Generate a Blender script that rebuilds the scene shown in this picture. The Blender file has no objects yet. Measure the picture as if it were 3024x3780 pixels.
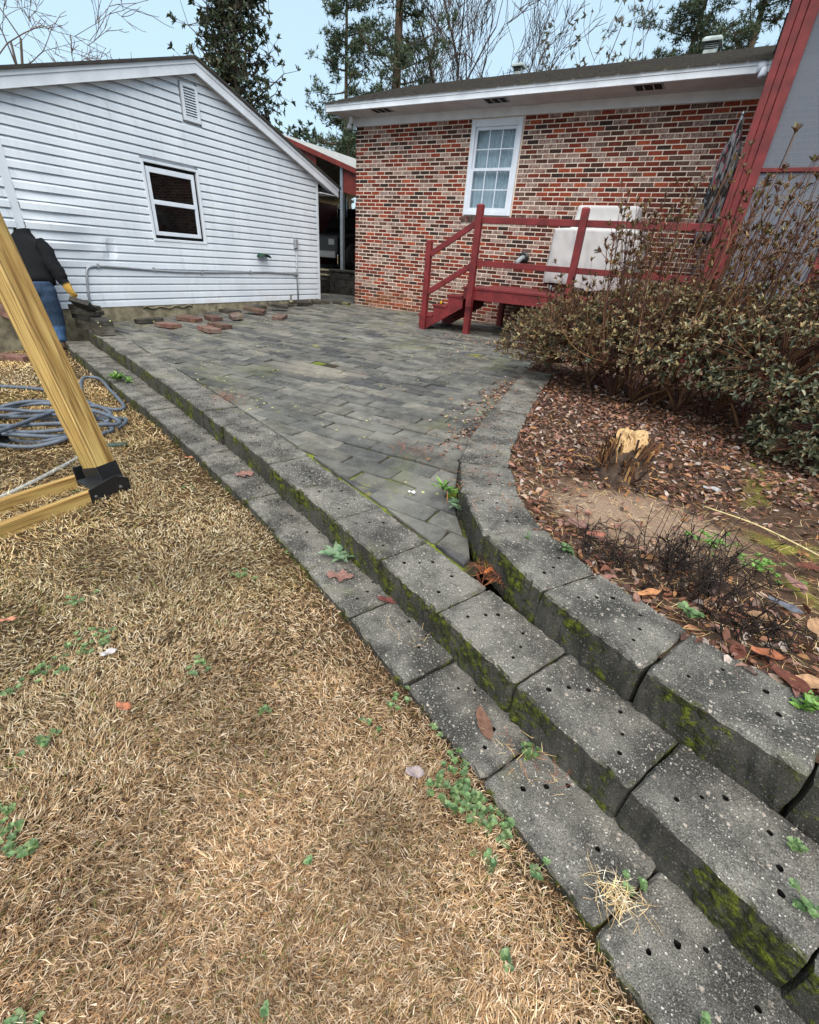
import bpy, bmesh, math, random
import numpy as np
from mathutils import Vector, Matrix
R = math.radians
random.seed(7); rng = np.random.default_rng(11)
SC = bpy.context.scene
COL = SC.collection

# ------------------------------------------------------------------ camera, sky, sun, exposure
CAM = np.array([7.330, -9.583, 1.041])
FW = np.array([-0.4270, 0.7627, -0.4857]); FW /= np.linalg.norm(FW)
RT = np.array([0.8510, 0.5207, 0.0686]); RT -= FW * (RT @ FW); RT /= np.linalg.norm(RT)
UP = np.cross(RT, FW)
cd = bpy.data.cameras.new('camera'); cam = bpy.data.objects.new('camera', cd); COL.objects.link(cam)
cam.matrix_world = Matrix(((RT[0], UP[0], -FW[0], CAM[0]), (RT[1], UP[1], -FW[1], CAM[1]), (RT[2], UP[2], -FW[2], CAM[2]), (0, 0, 0, 1)))
cd.sensor_fit = 'HORIZONTAL'; cd.sensor_width = 36.0; cd.lens = 19.99
cd.clip_start = 0.05; cd.clip_end = 900
SC.camera = cam

SUN_EL, SUN_AZ = 58.0, 150.0        # azimuth measured from +Y towards +X
W = bpy.data.worlds.new('World'); SC.world = W; W.use_nodes = True
wn, wl = W.node_tree.nodes, W.node_tree.links
bg = wn['Background']
sky = wn.new('ShaderNodeTexSky'); sky.sky_type = 'NISHITA'; sky.sun_disc = False
sky.sun_elevation = R(SUN_EL); sky.sun_rotation = R(SUN_AZ); sky.air_density = 1.0; sky.dust_density = 2.0; sky.ozone_density = 1.0
veil = wn.new('ShaderNodeMix'); veil.data_type = 'RGBA'; veil.inputs[0].default_value = 0.72
veil.inputs[7].default_value = (3.5, 4.75, 5.6, 1)      # even cloud veil over the whole sky
wl.new(sky.outputs[0], veil.inputs[6]); wl.new(veil.outputs[2], bg.inputs[0]); bg.inputs[1].default_value = 0.05
sl = bpy.data.lights.new('sun', 'SUN'); sl.energy = 1.5; sl.angle = R(75); sl.color = (1.0, 0.93, 0.83)
so = bpy.data.objects.new('sun', sl); COL.objects.link(so)
az, el = R(SUN_AZ), R(SUN_EL)
sdir = Vector((math.sin(az) * math.cos(el), math.cos(az) * math.cos(el), math.sin(el)))
so.rotation_euler = sdir.to_track_quat('Z', 'Y').to_euler(); so.location = (0, -5, 30)
VS = SC.view_settings
VS.view_transform = 'Standard'; VS.look = 'None'; VS.gamma = 1.0; VS.use_curve_mapping = False; VS.exposure = 2.05
SC.render.engine = 'CYCLES'
SC.cycles.max_bounces = 6; SC.cycles.transparent_max_bounces = 12

# ------------------------------------------------------------------ helpers
def s(r, g, b):
    f = lambda c: (c / 255 / 12.92) if c <= 10 else ((c / 255 + .055) / 1.055) ** 2.4
    return (f(r), f(g), f(b))
WLOC = {}
def proj(P):
    P = np.atleast_2d(np.asarray(P, float)) - CAM; d = P @ FW
    k = 19.99 / 36
    return .5 + k * (P @ RT) / d, .5 - k * (P @ UP) / d * .8, d      # 0..1 across, 0..1 down
def tag(o, label=None, cat=None, group=None, kind=None):
    if label: o['label'] = label
    if cat: o['category'] = cat
    if group: o['group'] = group
    if kind: o['kind'] = kind
    return o
def thing(name, label, cat, loc=(0, 0, 0), group=None):
    o = bpy.data.objects.new(name, None); COL.objects.link(o); o.location = loc; o.empty_display_size = .1
    WLOC[o] = np.array(loc, float); return tag(o, label, cat, group)
def link(name, me, parent=None, loc=(0, 0, 0), rot=None):
    o = bpy.data.objects.new(name, me); COL.objects.link(o); w = np.array(loc, float); WLOC[o] = w
    if parent is not None:
        o.parent = parent; w = w - WLOC[parent]
    o.location = w
    if rot is not None: o.rotation_euler = rot
    return o
def np_mesh(name, V, F, mat=None, C=None, smooth=False):
    """V (n,3), F (m,k) same-size faces, C (n,4) colours"""
    me = bpy.data.meshes.new(name); V = np.ascontiguousarray(V, np.float32); F = np.ascontiguousarray(F, np.int32)
    m, k = F.shape
    me.vertices.add(len(V)); me.vertices.foreach_set('co', V.ravel())
    me.loops.add(m * k); me.loops.foreach_set('vertex_index', F.ravel())
    me.polygons.add(m); me.polygons.foreach_set('loop_start', np.arange(0, m * k, k, dtype=np.int32)); me.polygons.foreach_set('loop_total', np.full(m, k, np.int32))
    if smooth: me.polygons.foreach_set('use_smooth', np.ones(m, bool))
    me.update(calc_edges=True)
    if C is not None:
        a = me.attributes.new('Col', 'FLOAT_COLOR', 'POINT'); a.data.foreach_set('color', np.ascontiguousarray(C, np.float32).ravel())
    if mat: me.materials.append(mat)
    return me
def np_obj(name, V, F, mat, parent=None, C=None, smooth=False):
    V = np.asarray(V, float); c = (V.min(0) + V.max(0)) / 2
    return link(name, np_mesh(name, V - c, F, mat, C, smooth), parent, c)
class MB:
    def __init__(s_): s_.v = []; s_.f = []; s_.c = []
    def add(s_, V, F, col=None):
        n = len(s_.v); s_.v += [tuple(map(float, p)) for p in V]; s_.f += [tuple(i + n for i in f) for f in F]
        s_.c += [tuple(col) if col is not None else (1, 1, 1, 1)] * len(V); return s_
    def box(s_, a, b, col=None):
        x0, y0, z0 = a; x1, y1, z1 = b
        return s_.add([(x0, y0, z0), (x1, y0, z0), (x1, y1, z0), (x0, y1, z0), (x0, y0, z1), (x1, y0, z1), (x1, y1, z1), (x0, y1, z1)],
                      [(0, 3, 2, 1), (4, 5, 6, 7), (0, 1, 5, 4), (1, 2, 6, 5), (2, 3, 7, 6), (3, 0, 4, 7)], col)
    def beam(s_, p, q, w, h, up=(0, 0, 1), col=None, ch=0.0):
        """bar from p to q; w across, h along up; ch = corner chamfer"""
        p, q = np.array(p, float), np.array(q, float); d = q - p; d /= np.linalg.norm(d)
        a = np.cross(d, np.array(up, float)); a /= np.linalg.norm(a); b = np.cross(a, d)
        if ch > 0:
            W2, H2 = w / 2, h / 2; pr = [(-W2 + ch, -H2), (W2 - ch, -H2), (W2, -H2 + ch), (W2, H2 - ch), (W2 - ch, H2), (-W2 + ch, H2), (-W2, H2 - ch), (-W2, -H2 + ch)]
        else: pr = [(-w / 2, -h / 2), (w / 2, -h / 2), (w / 2, h / 2), (-w / 2, h / 2)]
        n = len(pr); V = [p + a * x + b * y for x, y in pr] + [q + a * x + b * y for x, y in pr]
        F = [tuple((i, (i + 1) % n, n + (i + 1) % n, n + i)) for i in range(n)] + [tuple(range(n))[::-1], tuple(range(n, 2 * n))]
        return s_.add(V, F, col)
    def prism(s_, poly, axis, a, b, col=None):
        """poly: 2D points in the plane normal to axis ('x': (y,z), 'y': (x,z), 'z': (x,y)), from a to b"""
        n = len(poly)
        def pt(p, t): return {'x': (t, p[0], p[1]), 'y': (p[0], t, p[1]), 'z': (p[0], p[1], t)}[axis]
        V = [pt(p, a) for p in poly] + [pt(p, b) for p in poly]
        F = [(i, (i + 1) % n, n + (i + 1) % n, n + i) for i in range(n)] + [tuple(range(n))[::-1], tuple(range(n, 2 * n))]
        return s_.add(V, F, col)
    def tube(s_, P, r, n=6, col=None, cap=True):
        P = np.array(P, float); r = np.full(len(P), r) if np.isscalar(r) else np.array(r, float)
        T = np.gradient(P, axis=0); T /= np.linalg.norm(T, axis=1)[:, None] + 1e-9
        u0 = np.cross(T[0], [0, 0, 1.]);  u0 = np.array([1., 0, 0]) if np.linalg.norm(u0) < 1e-3 else u0
        V = []; u_ = u0 / np.linalg.norm(u0)
        for i in range(len(P)):
            u_ = u_ - T[i] * (u_ @ T[i]); u_ /= np.linalg.norm(u_) + 1e-9; w_ = np.cross(T[i], u_)
            for k in range(n):
                t = 2 * math.pi * k / n; V.append(P[i] + r[i] * (math.cos(t) * u_ + math.sin(t) * w_))
        F = [(i * n + k, i * n + (k + 1) % n, (i + 1) * n + (k + 1) % n, (i + 1) * n + k) for i in range(len(P) - 1) for k in range(n)]
        if cap: F += [tuple(range(n))[::-1], tuple(range((len(P) - 1) * n, len(P) * n))]
        return s_.add(V, F, col)
    def lathe(s_, prof, c=(0, 0, 0), n=16, col=None, axis='z'):
        V = []; m = len(prof)
        for r_, z_ in prof:
            for k in range(n):
                t = 2 * math.pi * k / n; x, y = r_ * math.cos(t), r_ * math.sin(t)
                p = {'z': (x, y, z_), 'x': (z_, x, y), 'y': (x, z_, y)}[axis]
                V.append((c[0] + p[0], c[1] + p[1], c[2] + p[2]))
        F = [(i * n + k, i * n + (k + 1) % n, (i + 1) * n + (k + 1) % n, (i + 1) * n + k) for i in range(m - 1) for k in range(n)]
        F += [tuple(range(n))[::-1], tuple(range((m - 1) * n, m * n))]
        return s_.add(V, F, col)
    def build(s_, name, mat, parent=None, smooth=False, bevel=0, recalc=True):
        V = np.array(s_.v); c = (V.min(0) + V.max(0)) / 2
        me = bpy.data.meshes.new(name); me.from_pydata([tuple(p) for p in V - c], [], s_.f)
        a = me.attributes.new('Col', 'FLOAT_COLOR', 'POINT'); a.data.foreach_set('color', np.array(s_.c, np.float32).ravel())
        if recalc or bevel:
            bm = bmesh.new(); bm.from_mesh(me)
            if recalc: bmesh.ops.recalc_face_normals(bm, faces=bm.faces)
            if bevel:
                ee = [e for e in bm.edges if len(e.link_faces) == 2 and e.calc_face_angle(0) > .6]
                bmesh.ops.bevel(bm, geom=ee, offset=bevel, segments=1, affect='EDGES', clamp_overlap=True)
            bm.to_mesh(me); bm.free()
        if smooth: me.polygons.foreach_set('use_smooth', np.ones(len(me.polygons), bool))
        me.materials.append(mat)
        return link(name, me, parent, c)
def cr(P, n=8):
    """Catmull-Rom resample"""
    P = np.array(P, float); Q = np.vstack([2 * P[0] - P[1], P, 2 * P[-1] - P[-2]]); out = []
    for i in range(1, len(Q) - 2):
        for t in np.linspace(0, 1, n, endpoint=False):
            a, b, c, d = Q[i - 1], Q[i], Q[i + 1], Q[i + 2]
            out.append(.5 * (2 * b + (c - a) * t + (2 * a - 5 * b + 4 * c - d) * t * t + (3 * b - a - 3 * c + d) * t ** 3))
    out.append(P[-1]); return np.array(out)
def in_poly(X, Y, poly):
    X = np.asarray(X, float); Y = np.asarray(Y, float); r = np.zeros(X.shape, bool); n = len(poly)
    for i in range(n):
        x0, y0 = poly[i]; x1, y1 = poly[(i + 1) % n]
        c = ((y0 > Y) != (y1 > Y)) & (X < (x1 - x0) * (Y - y0) / (y1 - y0 + 1e-12) + x0); r ^= c
    return r
def vnoise(x, y, seed=0):
    """cheap smooth value noise in numpy"""
    x = np.asarray(x, float); y = np.asarray(y, float); xi, yi = np.floor(x).astype(int), np.floor(y).astype(int); xf, yf = x - xi, y - yi
    h = lambda a, b: ((np.sin(a * 127.1 + b * 311.7 + seed * 74.7) * 43758.5453) % 1.0)
    u_, v_ = xf * xf * (3 - 2 * xf), yf * yf * (3 - 2 * yf)
    return (h(xi, yi) * (1 - u_) + h(xi + 1, yi) * u_) * (1 - v_) + (h(xi, yi + 1) * (1 - u_) + h(xi + 1, yi + 1) * u_) * v_

# ------------------------------------------------------------------ materials
class NT:
    def __init__(s_, name, rough=.7, spec=.3):
        s_.m = bpy.data.materials.new(name); s_.m.use_nodes = True; s_.t = s_.m.node_tree; s_.n = s_.t.nodes; s_.l = s_.t.links
        s_.b = s_.n['Principled BSDF']; s_.b.inputs['Roughness'].default_value = rough; s_.b.inputs['Specular IOR Level'].default_value = spec
        s_.pos = s_.n.new('ShaderNodeNewGeometry')
    def put(s_, sock, v):
        if hasattr(v, 'node'): s_.l.new(v, sock)
        elif isinstance(v, (tuple, list)): sock.default_value = (*v[:3], 1) if len(sock.default_value) == 4 else v[:3]
        else: sock.default_value = v
    def vec(s_, scale=(1, 1, 1), src=None, rot=(0, 0, 0)):
        mp = s_.n.new('ShaderNodeMapping'); mp.inputs['Scale'].default_value = scale; mp.inputs['Rotation'].default_value = rot
        s_.l.new(src or s_.pos.outputs['Position'], mp.inputs[0]); return mp.outputs[0]
    def obj(s_):
        return s_.n.new('ShaderNodeTexCoord').outputs['Object']
    def noise(s_, scale, detail=4, rough=.55, vec=None, dist=0):
        t = s_.n.new('ShaderNodeTexNoise'); t.inputs['Scale'].default_value = scale; t.inputs['Detail'].default_value = detail; t.inputs['Roughness'].default_value = rough; t.inputs['Distortion'].default_value = dist
        s_.l.new(vec or s_.pos.outputs['Position'], t.inputs['Vector']); return t.outputs['Fac']
    def voro(s_, scale, out='Color', vec=None, feature='F1'):
        t = s_.n.new('ShaderNodeTexVoronoi'); t.feature = feature; t.inputs['Scale'].default_value = scale; s_.l.new(vec or s_.pos.outputs['Position'], t.inputs['Vector']); return t.outputs[out]
    def ramp(s_, fac, lo, hi, a=0.0, b=1.0):
        t = s_.n.new('ShaderNodeMapRange'); t.interpolation_type = 'SMOOTHSTEP'
        for i, v in zip(('From Min', 'From Max', 'To Min', 'To Max'), (lo, hi, a, b)): t.inputs[i].default_value = v
        s_.l.new(fac, t.inputs['Value']); return t.outputs[0]
    def math(s_, op, a, b=0.0):
        t = s_.n.new('ShaderNodeMath'); t.operation = op; s_.put(t.inputs[0], a); s_.put(t.inputs[1], b); return t.outputs[0]
    def mix(s_, fac, a, b, mode='MIX'):
        t = s_.n.new('ShaderNodeMix'); t.data_type = 'RGBA'; t.blend_type = mode; s_.put(t.inputs[0], fac); s_.put(t.inputs[6], a); s_.put(t.inputs[7], b); return t.outputs[2]
    def attr(s_, out='Color'):
        t = s_.n.new('ShaderNodeAttribute'); t.attribute_name = 'Col'; return t.outputs[out]
    def sep(s_, v, i):
        t = s_.n.new('ShaderNodeSeparateXYZ'); s_.l.new(v, t.inputs[0]); return t.outputs[i]
    def bump(s_, h, strength=.3, dist=.01):
        t = s_.n.new('ShaderNodeBump'); t.inputs['Strength'].default_value = strength; t.inputs['Distance'].default_value = dist
        s_.l.new(h, t.inputs['Height']); s_.l.new(t.outputs[0], s_.b.inputs['Normal'])
    def done(s_, col=None, rough=None):
        if col is not None: s_.put(s_.b.inputs['Base Color'], col)
        if rough is not None: s_.put(s_.b.inputs['Roughness'], rough)
        return s_.m
MAT = {}
def plain(name, c, rough=.6, var=.12, scale=8, spec=.3, metal=0, bump=.15, bscale=60):
    t = NT(name, rough, spec); t.b.inputs['Metallic'].default_value = metal
    d = tuple(x * (1 - var * 1.6) for x in c); l = tuple(min(1, x * (1 + var)) for x in c)
    col = t.mix(t.ramp(t.noise(scale, 5), .3, .7), d, l)
    if bump: t.bump(t.noise(bscale, 4), bump, .004)
    MAT[name] = t.done(col); return MAT[name]
def attrmat(name, rough=.7, var=.25, scale=30, spec=.25, trans=0, bump=0, bscale=80):
    t = NT(name, rough, spec); n = t.noise(scale, 4)
    col = t.mix(1.0, t.attr(), t.mix(t.ramp(n, .3, .7), (1 - var,) * 3, (1 + var * .5,) * 3), 'MULTIPLY')
    if bump: t.bump(t.noise(bscale, 4), bump, .004)
    m = t.done(col)
    if trans:
        tr = t.n.new('ShaderNodeBsdfTranslucent'); t.l.new(col, tr.inputs[0]); mx = t.n.new('ShaderNodeMixShader'); mx.inputs[0].default_value = trans
        t.l.new(t.b.outputs[0], mx.inputs[1]); t.l.new(tr.outputs[0], mx.inputs[2]); t.l.new(mx.outputs[0], t.n['Material Output'].inputs[0])
    MAT[name] = m; return m
def build_mats():
    # brick: Col = body colour, alpha = how whitewashed
    t = NT('brick', .85, .2); P = t.pos.outputs['Position']
    n1 = t.noise(26, 5); base = t.mix(1.0, t.attr(), t.mix(t.ramp(n1, .28, .72), (.62, .6, .6), (1.25, 1.2, 1.15)), 'MULTIPLY')
    streak = t.noise(34, 4, .6, t.vec((1, 1, .35)), 1.2)
    ww = t.math('MULTIPLY', t.ramp(streak, .38, .56), t.attr('Alpha'))
    col = t.mix(ww, base, t.mix(t.noise(70, 3), s(130, 116, 108), s(184, 170, 162)))
    # orange-brown stain low on the wall
    low = t.math('MULTIPLY', t.ramp(t.sep(P, 2), .1, .55, 1, 0), t.ramp(t.noise(2.2, 4), .42, .62))
    col = t.mix(t.math('MULTIPLY', low, .6), col, s(128, 74, 40))
    t.bump(t.noise(120, 5), .5, .004); MAT['brick'] = t.done(col)
    t = NT('mortar', .9, .2); col = t.mix(t.ramp(t.noise(14, 6), .3, .7), s(200, 182, 166), s(220, 206, 192))
    low = t.math('MULTIPLY', t.ramp(t.sep(t.pos.outputs['Position'], 2), .1, .9, 1, 0), t.ramp(t.noise(2.5, 4), .35, .6))
    col = t.mix(t.math('MULTIPLY', low, .55), col, s(150, 105, 75)); t.bump(t.noise(150, 4), .4, .003); MAT['mortar'] = t.done(col)
    # exposed-aggregate wall block, moss on the upright faces
    t = NT('block_concrete', .82, .25); P = t.pos.outputs['Position']
    base = t.mix(t.ramp(t.noise(5, 5, .6), .33, .68), s(58, 56, 52), s(136, 132, 124))
    base = t.mix(t.ramp(t.noise(13, 5, .65), .52, .68, 0, .55), base, s(44, 45, 46))
    grain = t.noise(240, 4, .7); base = t.mix(t.ramp(grain, .34, .64), t.mix(.75, base, (.006, .006, .006)), base)
    base = t.mix(t.ramp(t.noise(420, 2, .5), .56, .70, 0, .5), base, s(170, 166, 160))
    wv = t.n.new('ShaderNodeVectorMath'); wv.operation = 'ADD'; nz_ = t.n.new('ShaderNodeTexNoise'); nz_.inputs['Scale'].default_value = 150; t.l.new(P, nz_.inputs['Vector']); sc_ = t.n.new('ShaderNodeVectorMath'); sc_.operation = 'SCALE'; sc_.inputs[3].default_value = .010; t.l.new(nz_.outputs['Color'], sc_.inputs[0]); t.l.new(P, wv.inputs[0]); t.l.new(sc_.outputs[0], wv.inputs[1]); WP = wv.outputs[0]
    v1 = t.voro(150, 'Color', WP); m1 = t.math('MULTIPLY', t.ramp(t.sep(v1, 0), .60, .66), t.ramp(t.voro(150, 'Distance', WP), .22, .52, 1, 0))
    base = t.mix(t.math('MULTIPLY', m1, t.ramp(t.sep(v1, 2), 0, 1, .35, 1.0)), base, t.mix(t.sep(v1, 1), s(120, 117, 114), s(214, 210, 200)))
    v2 = t.voro(62, 'Color', WP); m2 = t.math('MULTIPLY', t.ramp(t.sep(v2, 0), .82, .86), t.ramp(t.voro(62, 'Distance', WP), .18, .40, 1, 0))
    base = t.mix(t.math('MULTIPLY', m2, .75), base, t.mix(t.sep(v2, 1), s(104, 98, 94), s(196, 182, 168)))
    lich = t.ramp(t.noise(3.1, 4), .60, .72); base = t.mix(t.math('MULTIPLY', lich, .35), base, s(112, 112, 84))
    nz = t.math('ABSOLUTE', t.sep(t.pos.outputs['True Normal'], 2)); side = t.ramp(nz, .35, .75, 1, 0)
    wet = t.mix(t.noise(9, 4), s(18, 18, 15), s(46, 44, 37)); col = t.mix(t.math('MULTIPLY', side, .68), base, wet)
    moss_n = t.math('ADD', t.math('MULTIPLY', t.noise(7, 5, .6), .62), t.math('MULTIPLY', t.noise(48, 4, .6), .38))
    mc = t.mix(t.ramp(t.noise(34, 5, .7), .40, .66), s(34, 38, 14), s(104, 112, 22))
    col = t.mix(t.math('MULTIPLY', side, t.ramp(moss_n, .485, .585, 0, .92)), col, mc)
    h = t.math('ADD', t.math('MULTIPLY', grain, .6), t.math('ADD', t.math('MULTIPLY', m1, .5), t.math('MULTIPLY', t.math('MULTIPLY', side, t.ramp(moss_n, .50, .62)), 1.2)))
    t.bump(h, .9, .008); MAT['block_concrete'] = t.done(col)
    # pavers
    t = NT('paver', .8, .3)
    n = t.noise(9, 6, .65); base = t.mix(1.0, t.attr(), t.mix(t.ramp(n, .3, .7), (.62, .62, .62), (1.3, 1.3, 1.28)), 'MULTIPLY')
    base = t.mix(t.ramp(t.noise(2.0, 5, .6), .5, .7, 0, .5), base, s(122, 120, 112))
    base = t.mix(t.ramp(t.noise(120, 3), .58, .72, 0, .4), base, s(150, 148, 140))
    v = t.voro(26, 'Color'); dl = t.voro(26, 'Distance'); sp = t.math('MULTIPLY', t.ramp(t.sep(v, 0), .86, .88), t.ramp(dl, .18, .34, 1, 0))
    patch = t.ramp(t.noise(1.3, 3), .48, .62); base = t.mix(t.math('MULTIPLY', sp, patch), base, s(176, 176, 112))
    gm = t.ramp(t.noise(1.05, 5, .65, dist=.4), .56, .70); base = t.mix(t.math('MULTIPLY', gm, .5), base, s(86, 90, 54))
    ym = t.ramp(t.noise(3.0, 6, .75, t.vec((1, 1, 1), rot=(0, 0, 1))), .60, .68); base = t.mix(t.math('MULTIPLY', ym, t.math('MULTIPLY', t.ramp(t.noise(.9, 3), .45, .6), .75)), base, s(128, 124, 44))
    P = t.pos.outputs['Position']; dx = t.math('SUBTRACT', t.sep(P, 0), 3.7); dy = t.math('SUBTRACT', t.sep(P, 1), -5.6); rr_ = t.math('ADD', t.math('ADD', t.math('MULTIPLY', t.math('MULTIPLY', dx, dx), 1.1), t.math('MULTIPLY', t.math('MULTIPLY', dy, dy), 3.5)), t.math('MULTIPLY', t.math('SUBTRACT', t.noise(4, 5), .5), 1.3)); base = t.mix(t.ramp(rr_, .0, .7, .4, 0), base, s(136, 128, 116))
    t.bump(t.math('ADD', t.noise(90, 4), t.math('MULTIPLY', n, .8)), .45, .006); MAT['paver'] = t.done(base)
    t = NT('joint_soil', .95, .1); c = t.mix(t.noise(40, 5), s(34, 31, 26), s(66, 60, 48))
    c = t.mix(t.ramp(t.noise(2.4, 5), .46, .58), c, t.mix(t.noise(90, 3), s(64, 78, 26), s(128, 140, 50))); t.bump(t.noise(120, 4), .6, .01); MAT['joint_soil'] = t.done(c)
    plain('joint_dirt', s(24, 22, 19), .95, .3, 60)
    t = NT('lawn_soil', .95, .1); c = t.mix(t.noise(25, 6, .7), s(40, 31, 22), s(84, 66, 46)); c = t.mix(t.ramp(t.noise(3, 4), .55, .75), c, s(44, 35, 27)); t.bump(t.noise(60, 5), .8, .02); MAT['lawn_soil'] = t.done(c)
    t = NT('ground_far', .95, .1); c = t.mix(t.noise(.8, 6, .7), s(96, 84, 56), s(140, 118, 78)); MAT['ground_far'] = t.done(c)
    t = NT('bed_soil', .95, .1); P = t.pos.outputs['Position']; c = t.mix(t.noise(22, 6, .7), s(44, 34, 28), s(98, 78, 64))
    dx = t.math('SUBTRACT', t.sep(P, 0), 7.35); dy = t.math('SUBTRACT', t.sep(P, 1), -7.2)
    rr = t.math('ADD', t.math('ADD', t.math('MULTIPLY', t.math('MULTIPLY', dx, dx), 3.2), t.math('MULTIPLY', t.math('MULTIPLY', dy, dy), 6.0)), t.math('MULTIPLY', t.math('SUBTRACT', t.noise(5, 5), .5), 1.2))
    c = t.mix(t.ramp(rr, .15, 1.1, .85, 0), c, t.mix(t.noise(60, 5), s(112, 92, 76), s(166, 144, 126)))
    c = t.mix(t.math('MULTIPLY', t.ramp(t.noise(2.6, 5), .52, .62), t.ramp(t.sep(P, 0), 7.75, 8.0)), c, t.mix(t.noise(60, 4), s(84, 84, 34), s(136, 132, 60)))
    t.bump(t.noise(70, 5), .9, .02); MAT['bed_soil'] = t.done(c)
    # vinyl siding: faint grime runs and greying
    t = NT('vinyl', .42, .4); P = t.pos.outputs['Position']; c = t.mix(t.ramp(t.noise(1.6, 5, .6, t.vec((1, 1, .5))), .35, .72), s(200, 207, 216), s(214, 220, 228))
    c = t.mix(t.ramp(t.noise(7, 6, .7, t.vec((1, 1, .15))), .52, .76, 0, .4), c, s(150, 152, 152))
    gr = t.math('MULTIPLY', t.ramp(t.sep(P, 2), .05, .5, 1, 0), t.ramp(t.noise(3, 5), .45, .7)); c = t.mix(t.math('MULTIPLY', gr, .3), c, s(176, 156, 132))
    t.bump(t.noise(160, 3, .5, t.vec((1, .12, 1))), .06, .003); MAT['vinyl'] = t.done(c)
    plain('white_trim', s(206, 211, 219), .5, .07, 3, bump=.05)
    plain('white_frame', s(206, 213, 224), .38, .04, 5, bump=.03)
    plain('soffit', s(186, 184, 184), .6, .08, 4, bump=.04)
    t = NT('red_paint', .55, .35); c = t.mix(t.ramp(t.noise(6, 5), .3, .7), s(88, 28, 30), s(116, 38, 40)); c = t.mix(t.ramp(t.noise(40, 5, .7, t.vec((.2, 1, 1))), .62, .74, 0, .45), c, s(70, 30, 31)); t.bump(t.noise(70, 4, .6, t.vec((.15, 1, 1))), .25, .004); MAT['red_paint'] = t.done(c)
    plain('red_steel', s(104, 40, 34), .6, .15, 6)
    t = NT('shingle', .95, .1); c = t.mix(t.noise(9, 6, .7), s(40, 39, 39), s(84, 80, 76)); c = t.mix(t.ramp(t.noise(2, 4), .55, .7, 0, .5), c, s(74, 76, 56)); t.bump(t.noise(160, 4), .7, .01); MAT['shingle'] = t.done(c)
    plain('foundation', s(128, 120, 100), .9, .3, 7, bump=.6, bscale=50)
    # treated pine: grain runs along each board's own long axis (object X)
    t = NT('treated_pine', .6, .3); oc = t.obj()
    g = t.noise(1.0, 6, .6, t.vec((1.1, 26, 26), oc), .6); c = t.mix(t.ramp(g, .3, .7), s(138, 106, 56), s(188, 160, 100))
    g2 = t.noise(1.0, 4, .5, t.vec((2.2, 70, 70), oc), .3); c = t.mix(t.ramp(g2, .50, .62, 0, .7), c, s(92, 62, 30))
    kn = t.voro(1.0, 'Distance', t.vec((1.3, 8, 8), oc)); c = t.mix(t.ramp(kn, .06, .2, .85, 0), c, s(84, 48, 22))
    c = t.mix(t.ramp(t.noise(1.8, 3, vec=oc), .5, .75, 0, .35), c, s(138, 132, 76)); t.bump(g2, .2, .004); MAT['treated_pine'] = t.done(c)
    plain('black_metal', s(26, 27, 29), .42, .15, 20, .45, bump=.05)
    plain('bolt_metal', s(150, 150, 150), .35, .1, 20, .5, metal=.9)
    plain('conduit', s(150, 154, 160), .45, .1, 12, .4, metal=.3)
    plain('grey_metal', s(126, 134, 142), .45, .12, 10, .4, metal=.4)
    plain('galv', s(150, 160, 158), .5, .15, 8, .4, metal=.3)
    plain('dark', s(14, 14, 15), .8, .2, 5)
    plain('dark_stone', s(50, 48, 45), .95, .35, 9, bump=.6, bscale=30)
    plain('hose_rubber', s(84, 92, 104), .5, .15, 30)
    plain('hose_green', s(50, 66, 60), .5, .15, 30)
    plain('pipe_grey', s(150, 150, 148), .6, .15, 30)
    plain('green_plastic', s(24, 62, 44), .5, .1, 20)
    plain('pvc', s(140, 150, 156), .45, .1, 10)
    plain('brass', s(120, 112, 96), .45, .1, 10, metal=.6)
    plain('roof_white', s(150, 150, 147), .5, .12, 6)
    t = NT('grill_cloth', .9, .15); c = t.mix(t.noise(3, 5), s(158, 156, 156), s(194, 192, 192)); c = t.mix(t.ramp(t.noise(8, 5, .7, t.vec((1, 1, .2))), .55, .75, 0, .4), c, s(120, 112, 106)); t.bump(t.noise(300, 2), .2, .002); MAT['grill_cloth'] = t.done(c)
    t = NT('umbrella_cloth', .9, .1); v = t.voro(46, 'Color', t.vec((1, 1, .28))); k = t.sep(v, 0)
    c = t.mix(t.ramp(k, .42, .46), s(46, 48, 48), s(128, 128, 130)); c = t.mix(t.ramp(k, .74, .77), c, s(132, 62, 76)); c = t.mix(t.ramp(k, .86, .88), c, s(104, 100, 100)); MAT['umbrella_cloth'] = t.done(c)
    # screen mesh and panes
    def glassy(name, tint, trans, rough, dcol=None):
        m = NT(name, rough, .5); m.put(m.b.inputs['Base Color'], dcol or tint); tr = m.n.new('ShaderNodeBsdfTransparent'); tr.inputs[0].default_value = (*tint, 1)
        mx = m.n.new('ShaderNodeMixShader'); mx.inputs[0].default_value = trans; m.l.new(m.b.outputs[0], mx.inputs[1]); m.l.new(tr.outputs[0], mx.inputs[2]); m.l.new(mx.outputs[0], m.n['Material Output'].inputs[0]); MAT[name] = m.m
    glassy('screen_mesh', (.9, .91, .93), .55, .9, s(124, 130, 142))
    glassy('glass', (.92, .97, 1.0), .80, .03, s(96, 112, 120))
    glassy('dark_glass', (.5, .52, .55), .25, .03, s(14, 14, 15))
    t = NT('curtain', .9, .1); c = t.mix(t.noise(30, 4, .6, t.vec((1, 1, .12))), s(176, 188, 196), s(236, 242, 246)); c = t.mix(t.ramp(t.noise(5, 5, .6), .5, .68, 0, .5), c, s(104, 124, 128)); t.bump(t.noise(26, 3, .5, t.vec((1, 1, .08))), .5, .02); MAT['curtain'] = t.done(c)
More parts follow.
